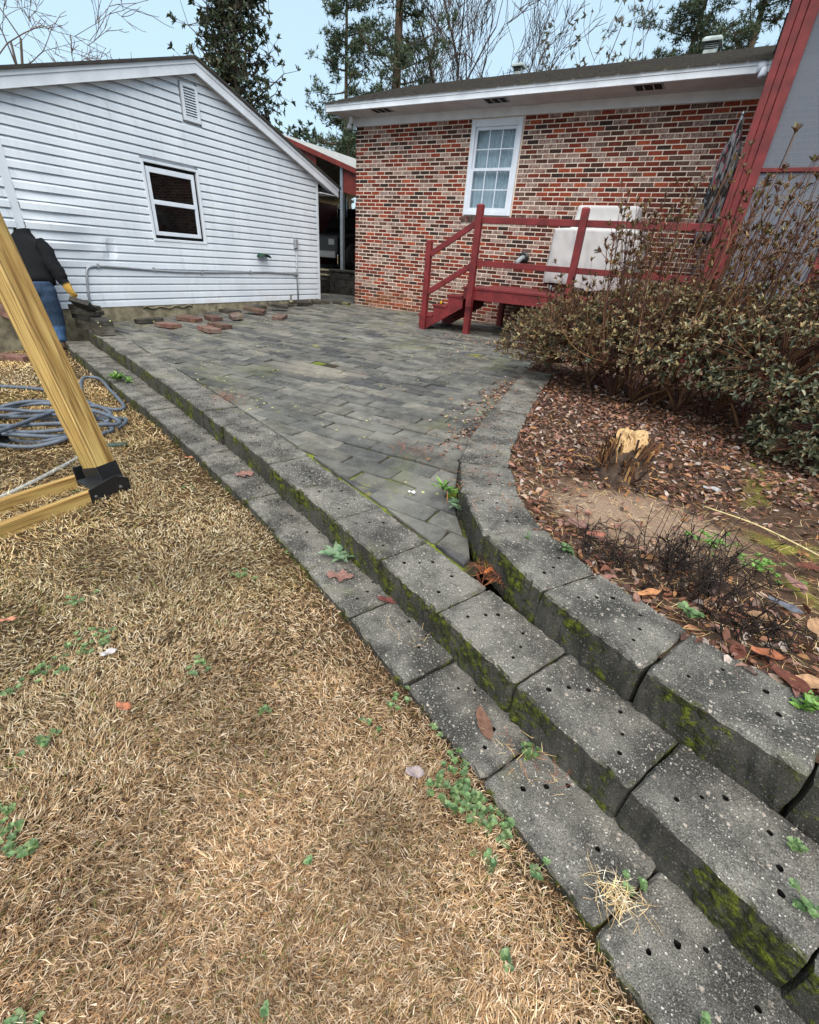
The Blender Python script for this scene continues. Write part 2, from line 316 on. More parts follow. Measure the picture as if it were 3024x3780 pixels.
    # wood of the stump
    t = NT('cut_wood', .8, .2); oc = t.obj(); c = t.mix(t.noise(30, 5, .6, t.vec((3, .6, .6))), s(136, 100, 64), s(206, 178, 134)); c = t.mix(t.ramp(t.noise(55, 3, .5, t.vec((2.2, .4, 1))), .58, .68), c, s(104, 64, 34)); t.bump(t.noise(90, 4), .8, .01); MAT['cut_wood'] = t.done(c)
    plain('bark', s(74, 60, 50), .95, .35, 20, bump=.9, bscale=40)
    attrmat('grass_blade', .75, .2, 40, .2, .18)
    attrmat('leaf', .48, .25, 50, .45, .15)
    attrmat('dry_leaf', .7, .3, 60, .3, .1)
    attrmat('twig', .8, .3, 50)
    attrmat('cloth', .9, .3, 60, .15, bump=.4, bscale=200)
    attrmat('painted', .6, .15, 20)
    attrmat('far_leaf', .7, .25, 2, .2, .2)
    attrmat('far_bark', .9, .3, 3)
build_mats()

# ------------------------------------------------------------------ lie of the land
def idw(pts):
    P = np.array(pts, float)
    def f(x, y):
        x = np.asarray(x, float); y = np.asarray(y, float)
        w = 1.0 / (((x[..., None] - P[:, 0]) ** 2 + (y[..., None] - P[:, 1]) ** 2) ** 1.5 + .05)
        return (w * P[:, 2]).sum(-1) / w.sum(-1)
    return f
Z1, Z2, Z3 = -.304, -.150, 0.0          # tops of the three courses of wall block
MFp = [(-.46, -5.943), (.301, -6.164), (.889, -6.338), (2.028, -6.679), (2.502, -6.844), (3.245, -7.061), (3.69, -7.239), (4.076, -7.352), (4.471, -7.472), (4.844, -7.591), (5.275, -7.758), (5.622, -7.866), (6.017, -8.011), (6.373, -8.124), (6.749, -8.295), (7.125, -8.481), (7.51, -8.636), (7.892, -8.81)]
LFp = [(-.088, -6.393), (.915, -6.662), (1.821, -6.919), (2.513, -7.121), (2.846, -7.224), (3.367, -7.383), (3.792, -7.538), (4.197, -7.636), (4.504, -7.716), (4.826, -7.811), (5.375, -8.024), (5.707, -8.111), (6.155, -8.275), (6.461, -8.431), (6.803, -8.592), (7.17, -8.727), (7.529, -8.93), (7.683, -9.008)]
UFp = [(8.72, -8.74), (8.31, -8.61), (7.903, -8.484), (7.491, -8.35), (7.116, -8.17), (6.790, -7.931), (6.545, -7.635), (6.375, -7.330), (6.240, -6.96), (6.15, -6.60), (6.07, -6.20), (5.985, -5.744), (5.90, -5.2), (5.80, -4.678), (5.72, -4.2)]
def fit_line(p, x0, x1):
    p = np.array(p); c = np.polyfit(p[:, 0], p[:, 1], 3); x = np.linspace(x0, p[-1, 0], 120); y = np.polyval(c, x)
    k = (y[-1] - y[-4]) / (x[-1] - x[-4]); xe = np.linspace(p[-1, 0] + .05, x1, 30)
    return np.c_[np.r_[x, xe], np.r_[y, y[-1] + k * (xe - x[-1])]]
MF = fit_line(MFp, -.58, 9.3); LF = fit_line(LFp, -.58, 9.0); UF = cr(UFp, 10)
def lf_y(x): return np.interp(x, LF[:, 0], LF[:, 1])
patio_z = idw([(x, y + .25, -.158) for x, y in MFp] + [(-.5, -5.5, -.14), (-.5, -4.5, -.11), (-.5, -3, -.06), (-.5, -1, -.012), (0, 0, -.004), (-1, 1.5, 0), (1.5, 0, -.01), (3, -.3, -.02), (3.2, -2.1, -.05), (2, -3, -.055), (5.5, -1.5, -.03), (5.6, -3.2, -.035), (5.75, -4.7, -.035), (5.9, -5.8, -.05), (6.1, -6.8, -.085), (6.4, -7.5, -.125), (4, -4.5, -.075), (4.8, -5.8, -.10), (2.5, -5, -.11), (1, -4.2, -.09)])
lawn_z0 = idw([(-.5, -6.6, -.44), (1, -7, -.43), (2.5, -7.5, -.41), (4, -8, -.395), (4.4, -8.8, -.40), (5.5, -8.5, -.36), (6.3, -8.8, -.345), (7.2, -9.1, -.335), (7.6, -9.6, -.335), (5.5, -10, -.37), (7, -11, -.35), (2, -10, -.43), (-3, -9, -.47), (9, -11, -.34)])
def lawn_z(x, y): return lawn_z0(x, y) + .012 * (vnoise(np.asarray(x) * 2.3, np.asarray(y) * 2.3, 3) - .5)
bed_z0 = lambda x, y: -.03 + .05 * (vnoise(np.asarray(x) * 1.3, np.asarray(y) * 1.3, 5) - .5) + .012 * (vnoise(np.asarray(x) * 6, np.asarray(y) * 6, 8) - .5)
def grid_obj(name, x0, x1, y0, y1, st, zf, keep, mat):
    xs = np.arange(x0, x1 + st / 2, st); ys = np.arange(y0, y1 + st / 2, st); X, Y = np.meshgrid(xs, ys); V = np.c_[X.ravel(), Y.ravel(), zf(X, Y).ravel()]
    nx = len(xs); i, j = np.meshgrid(np.arange(nx - 1), np.arange(len(ys) - 1)); a = (j * nx + i).ravel()
    F = np.c_[a, a + 1, a + nx + 1, a + nx]; cx, cy = X.ravel()[F].mean(1), Y.ravel()[F].mean(1); F = F[keep(cx, cy)]
    used = np.unique(F); mp = np.zeros(len(V), int); mp[used] = np.arange(len(used))
    return np_obj(name, V[used], mp[F], mat, None, None, True)
def UB_side(x, y, off):
    """distance test: True where (x,y) is more than off to the bed side of the upper course front line"""
    x = np.asarray(x, float); y = np.asarray(y, float); A = UF[:-1]; B = UF[1:]; D = B - A; L = (D ** 2).sum(1)
    t = np.clip(((x[..., None] - A[:, 0]) * D[:, 0] + (y[..., None] - A[:, 1]) * D[:, 1]) / L, 0, 1)
    dx = x[..., None] - (A[:, 0] + t * D[:, 0]); dy = y[..., None] - (A[:, 1] + t * D[:, 1]); d2 = dx ** 2 + dy ** 2; k = d2.argmin(-1)
    sd = np.take_along_axis(D[:, 0] * dy - D[:, 1] * dx, k[..., None], -1)[..., 0]; dist = np.sqrt(np.take_along_axis(d2, k[..., None], -1)[..., 0])
    return np.where(sd < 0, dist, -dist) > off
# UF runs from right to far end; bed lies to its right-hand side

g = MB(); g.add([(-300, -300, -.62), (300, -300, -.62), (300, 300, -.62), (-300, 300, -.62)], [(0, 1, 2, 3)]); tag(g.build('ground', MAT['ground_far'], recalc=False), kind='structure')
o = grid_obj('lawn', -9, 10, -15, -5.9, .1, lawn_z, lambda x, y: (y < np.interp(x, MF[:, 0], MF[:, 1]) - .06) , MAT['lawn_soil']); tag(o, kind='structure')
o = grid_obj('planting_bed', 5.6, 12.5, -9.6, -1.9, .08, bed_z0, lambda x, y: UB_side(x, y, .1) & ((y > -4.7) | (x > 5.75)), MAT['bed_soil']); tag(o, kind='structure')

# ------------------------------------------------------------------ wall blocks
def block_mesh(name, f0, f1, b1, b0, zt, h, seed, holes):
    """one wall block: corners in plan (front left, front right, back right, back left), pin holes in its top, local to its centroid"""
    rr = random.Random(seed); C = [np.array(p) for p in (f0, f1, b1, b0)]; c = sum(C) / 4
    C = [p - c for p in C]; ns = [18, 11, 18, 11]; out = []
    for k in range(4):
        a, b = C[k], C[(k + 1) % 4]
        for i in range(ns[k]):
            t = i / ns[k]; p = a + (b - a) * t; nrm = np.array([(b - a)[1], -(b - a)[0]]); nrm /= np.linalg.norm(nrm)
            j = rr.uniform(-.003, .0015) if k in (1, 3) else rr.uniform(-.0065, .0035)
            if i == 0: p = p * (1 - rr.uniform(.01, .035))
            out.append(p + nrm * j)
    N = len(out); bm = bmesh.new(); cen = sum(out) / N
    def ring(sc, z, jz=0): return [bm.verts.new((*(cen + (p - cen) * (1 - sc / max(.05, np.linalg.norm(p - cen)))), z + rr.uniform(-jz, jz))) for p in out]
    top = ring(.009, 0, .0022); mid = ring(0, -.009, .002); r2 = ring(-.002, -h * .35, .004); r3 = ring(-.003, -h * .7, .004); bot = ring(0, -h)
    for v in r2 + r3:
        v.co.x += rr.uniform(-.004, .004); v.co.y += rr.uniform(-.004, .004)
    for A, B in ((top, mid), (mid, r2), (r2, r3), (r3, bot)):
        for i in range(N): bm.faces.new((A[i], B[i], B[(i + 1) % N], A[(i + 1) % N]))
    edges = [bm.edges.get((top[i], top[(i + 1) % N])) for i in range(N)]
    hl = []
    for (u_, v_) in holes:
        u_ += rr.uniform(-.02, .02); v_ += rr.uniform(-.02, .02); p = (C[0] * (1 - u_) + C[1] * u_) * (1 - v_) + (C[3] * (1 - u_) + C[2] * u_) * v_
        r_ = rr.uniform(.006, .0095); hv = [bm.verts.new((p[0] + r_ * math.cos(a) * rr.uniform(.85, 1.15), p[1] + r_ * math.sin(a) * rr.uniform(.85, 1.15), 0)) for a in [2 * math.pi * k / 8 for k in range(8)]]
        edges += [bm.edges.new((hv[i], hv[(i + 1) % 8])) for i in range(8)]; hl.append((hv, p, r_))
    bmesh.ops.triangle_fill(bm, use_beauty=True, use_dissolve=False, edges=edges, normal=(0, 0, 1))
    for hv, p, r_ in hl:
        dv = [bm.verts.new((v.co.x, v.co.y, -.022)) for v in hv]
        for i in range(8): bm.faces.new((hv[i], hv[(i + 1) % 8], dv[(i + 1) % 8], dv[i]))
        for f_ in [bm.faces.new(dv)] + [f for v in dv for f in v.link_faces]: f_.material_index = 1
    bmesh.ops.recalc_face_normals(bm, faces=bm.faces)
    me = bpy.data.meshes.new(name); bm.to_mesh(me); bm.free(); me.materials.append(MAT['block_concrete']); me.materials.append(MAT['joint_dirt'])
    return me, c
HOLES = [(.2, .30), (.27, .52), (.36, .70), (.64, .72), (.73, .5), (.8, .28)]
def wall(label, line, anchor, zt, h, depth, L, side, seed, zj=.006):
    """lay blocks of length L along a polyline from the joint nearest to anchor, both ways; side=+1: body to the left of the line direction"""
    seg = np.r_[0, np.cumsum(np.linalg.norm(np.diff(line, axis=0), axis=1))]; tot = seg[-1]
    at = lambda t: np.array([np.interp(t, seg, line[:, 0]), np.interp(t, seg, line[:, 1])])
    a0 = seg[np.linalg.norm(line - np.array(anchor), axis=1).argmin()]; ts = np.arange(a0 - L * math.floor(a0 / L), tot - .1, L)
    root = thing('retaining_wall', label, 'wall', (*at(tot * .5), zt - h)); rr = random.Random(seed)
    nr = lambda t: (lambda d: np.array([-d[1], d[0]]) / np.linalg.norm(d) * side)(at(min(t + .12, tot)) - at(max(t - .12, 0)))
    for i, t in enumerate(ts):
        t1 = min(t + L, tot); gap = rr.uniform(.004, .009); p, q = at(t + gap / 2), at(t1 - gap / 2); sh = rr.uniform(-.008, .008)
        n0, n1 = nr(t), nr(t1); f0, f1 = p + n0 * sh, q + n1 * (sh + rr.uniform(-.006, .006)); dd = depth + rr.uniform(-.008, .008)
        mx = (p + q) / 2 - CAM[:2]
        hs = [h_ for h_ in HOLES if rr.random() < .85] if np.linalg.norm(mx) < 6.5 else []
        A = (f0, f1, f1 + n1 * dd, f0 + n0 * dd)
        if side < 0: A = (A[1], A[0], A[3], A[2])
        me, c = block_mesh('block', *A, zt, h, seed * 1000 + i, hs)
        link('block', me, root, (c[0], c[1], zt + rr.uniform(-zj, zj)), (rr.uniform(-.012, .012), rr.uniform(-.012, .012), 0))
    return root
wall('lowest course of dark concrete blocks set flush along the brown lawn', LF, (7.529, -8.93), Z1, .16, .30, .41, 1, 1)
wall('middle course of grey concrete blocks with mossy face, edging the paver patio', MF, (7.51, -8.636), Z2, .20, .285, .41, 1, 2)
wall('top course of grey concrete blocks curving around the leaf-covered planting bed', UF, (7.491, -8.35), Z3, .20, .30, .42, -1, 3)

# ------------------------------------------------------------------ patio of pavers
MBk = np.array([p + np.array([-(d := np.gradient(MF, axis=0)[i] / np.linalg.norm(np.gradient(MF, axis=0)[i]))[1], d[0]]) * .295 for i, p in enumerate(MF)])
mb = MBk[(MBk[:, 0] > -.55) & (MBk[:, 0] < 6.72)]; uf = UF[(UF[:, 1] > -7.86)]
PATIO = [tuple(p) for p in mb] + [tuple(p) for p in uf] + [(5.66, -3.5), (5.66, -.02), (.02, -.02), (.02, 2.0), (-4.2, 2.0), (-4.2, -.45), (-.58, -.45), (-.58, -5.6)]
pm = grid_obj('patio', -4.3, 6.8, -8.2, 2.0, .15, lambda x, y: patio_z(x, y) - .018, lambda x, y: in_poly(x, y, PATIO) | in_poly(x + .12, y + .1, PATIO) | in_poly(x - .12, y + .12, PATIO), MAT['joint_soil']); tag(pm, kind='structure')
PL, PW = .397, .150
PCOL = [s(82, 81, 78), s(92, 90, 86), s(70, 70, 69), s(98, 97, 92), s(84, 82, 77), s(62, 62, 63), s(95, 92, 86), s(76, 76, 74)]
def shade(c):
    f = random.uniform(.82, 1.2); return tuple(x * f for x in c)
def slab_mesh(name, poly, h, seed, mat, col, ch=.006):
    rr = random.Random(seed); P = np.array(poly); c = P.mean(0); n = len(P)
    V = []; F = []
    for sc, z in ((ch, 0), (0, -ch), (0, -h)):
        for p in P:
            d = p - c; V.append((*(c + d * (1 - sc / max(.03, np.linalg.norm(d)))), z + (rr.uniform(-.0015, .0015) if z > -.02 else 0)))
    for k in (0, 1):
        for i in range(n): F.append((k * n + i, (k + 1) * n + i, (k + 1) * n + (i + 1) % n, k * n + (i + 1) % n))
    F.append(tuple(range(n))); me = bpy.data.meshes.new(name); me.from_pydata(V, [], F); me.update()
    a = me.attributes.new('Col', 'FLOAT_COLOR', 'POINT'); a.data.foreach_set('color', np.tile(np.array([*col, 1], np.float32), len(V))); me.materials.append(mat)
    return me
def rect_pts(l, w, seed):
    rr = random.Random(seed); P = []
    for a, b in (((-l, -w), (l, -w)), ((l, -w), (l, w)), ((l, w), (-l, w)), ((-l, w), (-l, -w))):
        a, b = np.array(a) / 2, np.array(b) / 2; k = 4 if abs(b - a)[0] > .2 else 2
        for i in range(k):
            p = a + (b - a) * i / k + np.array([rr.uniform(-.0025, .0025), rr.uniform(-.0025, .0025)]); P.append(p * (.975 if i == 0 else 1))
    return P
lib = [slab_mesh('paver', rect_pts(PL - .008, PW - .007, k), .05, k, MAT['paver'], shade(PCOL[k % 8])) for k in range(24)]
def clip(poly, p, n):
    out = []
    for i in range(len(poly)):
        a, b = poly[i], poly[(i + 1) % len(poly)]; da, db = (a - p) @ n, (b - p) @ n
        if da >= 0: out.append(a)
        if da * db < 0: out.append(a + (b - a) * da / (da - db))
    return out
PA = np.array(PATIO); PB = np.roll(PA, -1, 0)
ang = R(-1.5); ca, sa = math.cos(ang), math.sin(ang); pav = []
for r_ in range(-72, 40):
    for q in range(-16, 24):
        x0 = (q + .5 * (r_ % 2) + (.12 if r_ % 5 == 0 else 0)) * PL + random.uniform(-.006, .006); y0 = r_ * PW
        x, y = ca * x0 - sa * y0, sa * x0 + ca * y0
        if not (-4.4 < x < 7 and -8.4 < y < 2.1): continue
        D = PB - PA; t = np.clip((((x, y) - PA) * D).sum(1) / ((D ** 2).sum(1) + 1e-9), 0, 1); Q = PA + t[:, None] * D; dd = np.linalg.norm((x, y) - Q, axis=1); k = dd.argmin()
        inside = bool(in_poly(np.array([x]), np.array([y]), PATIO)[0])
        if not inside and dd[k] > .19: continue
        a = ang + R(random.gauss(0, 1.1)); pl = None
        if dd[k] < .23:
            n2 = (np.array([x, y]) - Q[k]) / (dd[k] + 1e-9) * (1 if inside else -1)
            RM = np.array([[math.cos(a), -math.sin(a)], [math.sin(a), math.cos(a)]])
            pl = clip([RM @ p + (x, y) for p in rect_pts(PL - .008, PW - .007, r_ * 50 + q)], Q[k] + n2 * .006, n2)
            if len(pl) < 3: continue
            A2 = np.array(pl); ar = abs(sum(A2[i][0] * A2[(i + 1) % len(A2)][1] - A2[(i + 1) % len(A2)][0] * A2[i][1] for i in range(len(A2)))) / 2
            if ar < .004: continue
            if ar > .97 * (PL - .008) * (PW - .007): pl = None
        # sunken spot with one paver missing
        if (x - 3.55) ** 2 + (y + 5.3) ** 2 < .02: continue
        e = .05; gx = float(patio_z(x + e, y) - patio_z(x - e, y)) / (2 * e); gy = float(patio_z(x, y + e) - patio_z(x, y - e)) / (2 * e)
        bumpz = .012 * (vnoise(x * 1.4, y * 1.4, 9) - .5) + random.gauss(0, .0035)
        u_, v_, dp = proj((x, y, -.1)); vis = (-.02 < u_[0] < 1.02) and (0 < v_[0] < 1.02) and dp[0] > 0 and not (y > -.4 and x < -.6)
        pav.append((dp[0] if vis else 99, x, y, float(patio_z(x, y)) + bumpz, a, math.atan(gy) + random.gauss(0, .018), -math.atan(gx) + random.gauss(0, .010), pl))
pav.sort(key=lambda p: p[0]); SV, SF, SCc = [], [], []
def rotm(rx, ry, rz): return np.array(Matrix.Rotation(rz, 3, 'Z') @ Matrix.Rotation(ry, 3, 'Y') @ Matrix.Rotation(rx, 3, 'X'))
join = MB()
for i, (d_, x, y, z, a, rx, ry, pl) in enumerate(pav):
    if pl is not None:
        c2 = np.array(pl).mean(0); me = slab_mesh('paver', [p - c2 for p in pl], .05, i, MAT['paver'], shade(random.choice(PCOL))); x, y = c2; rot = (rx, ry, 0)
    else: me = random.choice(lib); rot = (rx, ry, a)
    if i < 300: link('paver', me, pm, (x, y, z), rot)
    else:
        M3 = rotm(*rot); V = np.array([v.co for v in me.vertices]) @ M3.T + (x, y, z)
        cc = shade(random.choice(PCOL))
        join.add(V, [tuple(p.vertices) for p in me.polygons], (*cc, 1))
tag(join.build('far_pavers', MAT['paver'], pm, recalc=False), kind='stuff')

# ------------------------------------------------------------------ brick house
BL, BH = .2127, .0677; HT = 49 * BH
house = thing('brick_house', 'long red brick house with white eaves and one white window above the deck', 'house', (5, 3, 0))
WX0, WX1, WZ0, WZ1 = 2.645, 3.61, 1.86, 3.295
HR = 14.0
m = MB()
def wall_with_hole(mb_, y0, y1, x0, x1, z0, z1, hx0, hx1, hz0, hz1):
    mb_.box((x0, y0, z0), (hx0, y1, z1)); mb_.box((hx1, y0, z0), (x1, y1, z1)); mb_.box((hx0, y0, z0), (hx1, y1, hz0)); mb_.box((hx0, y0, hz1), (hx1, y1, z1))
wall_with_hole(m, .0035, .22, 0.01, HR, -.3, HT + .12, WX0 + .04, WX1 - .04, WZ0 + .03, WZ1 - .03)
m.box((.01, .22, -.3), (.2, 7.4, HT + .12)); m.box((HR - .2, .22, -.3), (HR, 7.4, HT + .12)); m.box((.01, 7.2, -.3), (HR, 7.4, HT + .12))
wl_ = m.build('wall', MAT['mortar'], house)
BC = [(s(112, 50, 38), 4, 0), (s(92, 44, 36), 5, 0), (s(124, 58, 44), 4, 0), (s(72, 46, 40), 4, 0), (s(54, 42, 40), 2.6, 0), (s(142, 70, 48), 1.6, 0), (s(82, 54, 46), 3, .2), (s(112, 70, 60), 4.2, .8), (s(98, 62, 56), 3.4, .75), (s(124, 88, 78), 2.2, .85)]
BW = [b[1] for b in BC]
def brick_box(x0, x1, z0, z1, proud, dep=.06):
    e = .0035; return np.array([(x0 + e, -proud, z0 + e), (x1 - e, -proud, z0 + e), (x1 - e, -proud, z1 - e), (x0 + e, -proud, z1 - e),
                                (x0, -proud + e, z0), (x1, -proud + e, z0), (x1, -proud + e, z1), (x0, -proud + e, z1), (x0, dep, z0), (x1, dep, z0), (x1, dep, z1), (x0, dep, z1)])
BF = [(0, 1, 2, 3), (4, 5, 1, 0), (5, 6, 2, 1), (6, 7, 3, 2), (7, 4, 0, 3), (8, 9, 5, 4), (9, 10, 6, 5), (10, 11, 7, 6), (11, 8, 4, 7)]
def add_col(me, c4):
    a = me.attributes.new('Col', 'FLOAT_COLOR', 'POINT'); a.data.foreach_set('color', np.tile(np.array(c4, np.float32), len(me.vertices)))
def brick_mesh(w, c4):
    me = bpy.data.meshes.new('brick'); V = brick_box(-w / 2, w / 2, -(BH - .0125) / 2, (BH - .0125) / 2, 0)
    me.from_pydata([tuple(p) for p in V], [], BF); me.update(); add_col(me, c4); me.materials.append(MAT['brick']); return me
blib = {}
bricks = []
for r_ in range(-2, 49):
    zc = r_ * BH + BH / 2; x = (.105 - BL) if r_ % 2 else 0.0 - BL * .5 * 0
    x = .0 if r_ % 2 == 0 else -BL / 2
    while x < HR:
        x0, x1 = x + .006, x + BL - .006; x += BL
        z0, z1 = zc - (BH - .0125) / 2, zc + (BH - .0125) / 2
        parts = [(x0, x1)]
        if z1 > WZ0 - .14 and z0 < WZ1 - .005 and not (z1 < WZ0 - .005 and False):
            zlow = z1 <= WZ0 - .003
            nx = []
            for a, b in parts:
                if b <= WX0 - .02 or a >= WX1 + .02: nx.append((a, b))
                else:
                    if a < WX0 - .02: nx.append((a, WX0 - .024))
                    if b > WX1 + .02: nx.append((WX1 + .024, b))
            parts = nx
        for a, b in parts:
            a = max(a, 0.0)
            if b - a < .02: continue
            k = random.choices(range(len(BC)), BW)[0]; c = BC[k][0]; f = random.uniform(.85, 1.18)
            bricks.append((a, b, zc, k, tuple(q * f for q in c), BC[k][2] * random.uniform(.7, 1), random.uniform(.004, .009)))
def bkey(b):
    u_, v_, d = proj(((b[0] + b[1]) / 2, 0, b[2])); ok = 0 < u_[0] < .96 and 0 < v_[0] and b[0] < 6.9 and b[2] > 1.75 and b[2] < HT - .05 and b[1] - b[0] > .19
    return d[0] if ok else 99
bricks.sort(key=bkey); join = MB()
for i, (a, b, zc, k, c, ww, pr) in enumerate(bricks):
    if i < 300:
        kk = (k, i % 4)
        if kk not in blib: blib[kk] = brick_mesh(BL - .012, (*c, ww))
        link('brick', blib[kk], house, ((a + b) / 2, -pr + .006, zc))
    else: join.add(brick_box(a, b, zc - (BH - .0125) / 2, zc + (BH - .0125) / 2, pr - .006), BF, (*c, ww))
# the corner return bricks showing on the end wall
for r_ in range(-2, 49):
    zc = r_ * BH + BH / 2
    for j in range(0, 34):
        y0 = .005 + j * BL + (0 if r_ % 2 else BL / 2); c = random.choices(BC, BW)[0]
        if y0 + BL < 7.3: V = brick_box(-(y0 + BL - .01), -y0, zc - .0286, zc + .0286, .0); V = np.c_[V[:, 1], -V[:, 0], V[:, 2]]; join.add(V, BF, (*c[0], c[2]))
tag(join.build('far_bricks', MAT['brick'], house, recalc=False), kind='stuff')
# sloping brick sill below the window
for i in range(13):
    x0 = WX0 - .03 + i * .0785; m = MB(); c = random.choice([s(70, 42, 38), s(86, 44, 38), s(60, 44, 42), s(104, 60, 52)])
    m.prism([(-.035, WZ0 - .115), (.05, WZ0 - .115), (.05, WZ0 - .002), (-.035, WZ0 - .03)], 'x', x0, x0 + .068, (*c, .2)); m.build('sill_brick', MAT['brick'], house)
# window: casing > sashes > panes
wroot = MB(); cw = .075
for a, b in (((WX0, -.03, WZ0), (WX0 + cw, .05, WZ1)), ((WX1 - cw, -.03, WZ0), (WX1, .05, WZ1)), ((WX0 + cw, -.028, WZ1 - cw - .03), (WX1 - cw, .05, WZ1)), ((WX0 + cw, -.034, WZ0), (WX1 - cw, .05, WZ0 + .07))): wroot.box(a, b)
win = wroot.build('window', MAT['white_frame'], house, bevel=.004)
gx0, gx1, gz0, gz1 = WX0 + cw, WX1 - cw, WZ0 + .07, WZ1 - cw - .03; zm = (gz0 + gz1) / 2 + .01
def sash(nm, x0, x1, z0, z1, y, nx, nz, par, glass):
    m = MB(); fw_ = .045
    for a, b in (((x0, y, z0), (x0 + fw_, y + .035, z1)), ((x1 - fw_, y, z0), (x1, y + .035, z1)), ((x0 + fw_, y + .001, z0), (x1 - fw_, y + .035, z0 + fw_)), ((x0 + fw_, y + .001, z1 - fw_), (x1 - fw_, y + .035, z1))): m.box(a, b)
    m.build(nm, MAT['white_frame'], par, bevel=.003)
    ix0, ix1, iz0, iz1 = x0 + fw_, x1 - fw_, z0 + fw_, z1 - fw_
    for k in range(1, nx): xx = ix0 + (ix1 - ix0) * k / nx; q = MB(); q.box((xx - .008, y + .008, iz0), (xx + .008, y + .022, iz1)); q.build('muntin', MAT['white_frame'], par)
    for k in range(1, nz): zz = iz0 + (iz1 - iz0) * k / nz; q = MB(); q.box((ix0, y + .0075, zz - .008), (ix1, y + .0225, zz + .008)); q.build('muntin', MAT['white_frame'], par)
    for i in range(nx):
        for j in range(nz):
            q = MB(); q.box((ix0 + (ix1 - ix0) * i / nx + .004, y + .013, iz0 + (iz1 - iz0) * j / nz + .004), (ix0 + (ix1 - ix0) * (i + 1) / nx - .004, y + .017, iz0 + (iz1 - iz0) * (j + 1) / nz - .004)); q.build('pane', glass, par)
sash('upper_sash', gx0, gx1, zm - .02, gz1, .0, 3, 2, win, MAT['glass']); sash('lower_sash', gx0, gx1, gz0, zm + .02, -.024, 3, 2, win, MAT['glass'])
m = MB(); nc = 60
V = []; F = []
for i in range(nc + 1):
    x = gx0 + (gx1 - gx0) * i / nc; yy = .10 + .012 * math.sin(i * 1.1) + .006 * math.sin(i * 2.7)
    V += [(x, yy, gz0), (x, yy + .004 * math.sin(i), gz1)]
for i in range(nc): F.append((2 * i, 2 * i + 2, 2 * i + 3, 2 * i + 1))
m.add(V, F); m.build('curtain', MAT['curtain'], win, True, recalc=False)
m = MB(); m.box((gx0 - .3, .9, gz0 - .3), (gx1 + .3, .95, gz1 + .2)); m.build('room_wall', MAT['soffit'], house)
# eaves
EV = -.60; ZS = 3.445
m = MB(); m.box((-.05, -.028, HT - .002), (HR, .02, ZS)); m.build('frieze', MAT['white_trim'], house, bevel=.003)
m = MB(); m.box((-.26, EV + .025, ZS), (HR, .1, ZS + .02)); m.box((-.26, .1, ZS - .001), (-.01, 7.6, ZS + .02)); m.build('soffit', MAT['soffit'], house)
m = MB(); m.box((-.28, EV - .002, ZS - .012), (HR, EV + .025, 3.555)); fas = m.build('fascia', MAT['white_trim'], house, bevel=.004)
m = MB(); m.box((-.29, EV - .012, 3.51), (HR, EV - .0025, 3.568)); m.build('drip_edge', MAT['white_trim'], house)
SLP = .33; RY = 2.55
# end gable
m = MB(); zr = 3.55 + SLP * (RY - EV); m.prism([(.0, ZS + .03), (5.2, ZS + .03), (RY, zr - .06)], 'x', 0.0, .12); m.build('gable_wall', MAT['white_trim'], house)
m = MB(); m.beam((-.27, EV, 3.48), (-.27, RY, 3.48 + SLP * (RY - EV)), .022, .15); m.beam((-.27, 5.6, 3.48), (-.27, RY, 3.48 + SLP * (RY - EV)), .022, .15); m.build('rake_board', MAT['white_trim'], house)
# shingle roof: overlapping courses near the eave
m = MB(); ncourse = 29; st = (RY - EV + .05) / ncourse
for k in range(ncourse):
    y0 = EV - .05 + k * st; y1 = y0 + st + .05; z0 = 3.572 + SLP * (y0 - EV); z1 = 3.572 + SLP * (y1 - EV)
    x = -.31
    while x < HR:
        w_ = random.choice([.3, .33, .36, .28]); x1 = min(HR, x + w_ - .004); e = random.uniform(0, .012); zl = random.uniform(0, .006)
        m.add([(x, y0 + e, z0 + .010 + zl), (x1, y0 + e, z0 + .010 + zl), (x1, y1, z1), (x, y1, z1), (x, y0 + e, z0 - .004), (x1, y0 + e, z0 - .004)], [(0, 1, 2, 3), (4, 5, 1, 0)]); x += w_
rf = m.build('roof', MAT['shingle'], house, recalc=False); rf['kind'] = 'stuff'
m = MB(); m.add([(-.31, RY, 3.572 + SLP * (RY - EV)), (HR, RY, 3.572 + SLP * (RY - EV)), (HR, 7.9, 3.0), (-.31, 7.9, 3.0)], [(0, 1, 2, 3)]); m.add([(-.31, EV, 3.562), (HR, EV, 3.562), (HR, RY, 3.55 + SLP * (RY - EV)), (-.31, RY, 3.55 + SLP * (RY - EV))], [(0, 1, 2, 3)]); m.build('roof_deck', MAT['shingle'], house, recalc=False)
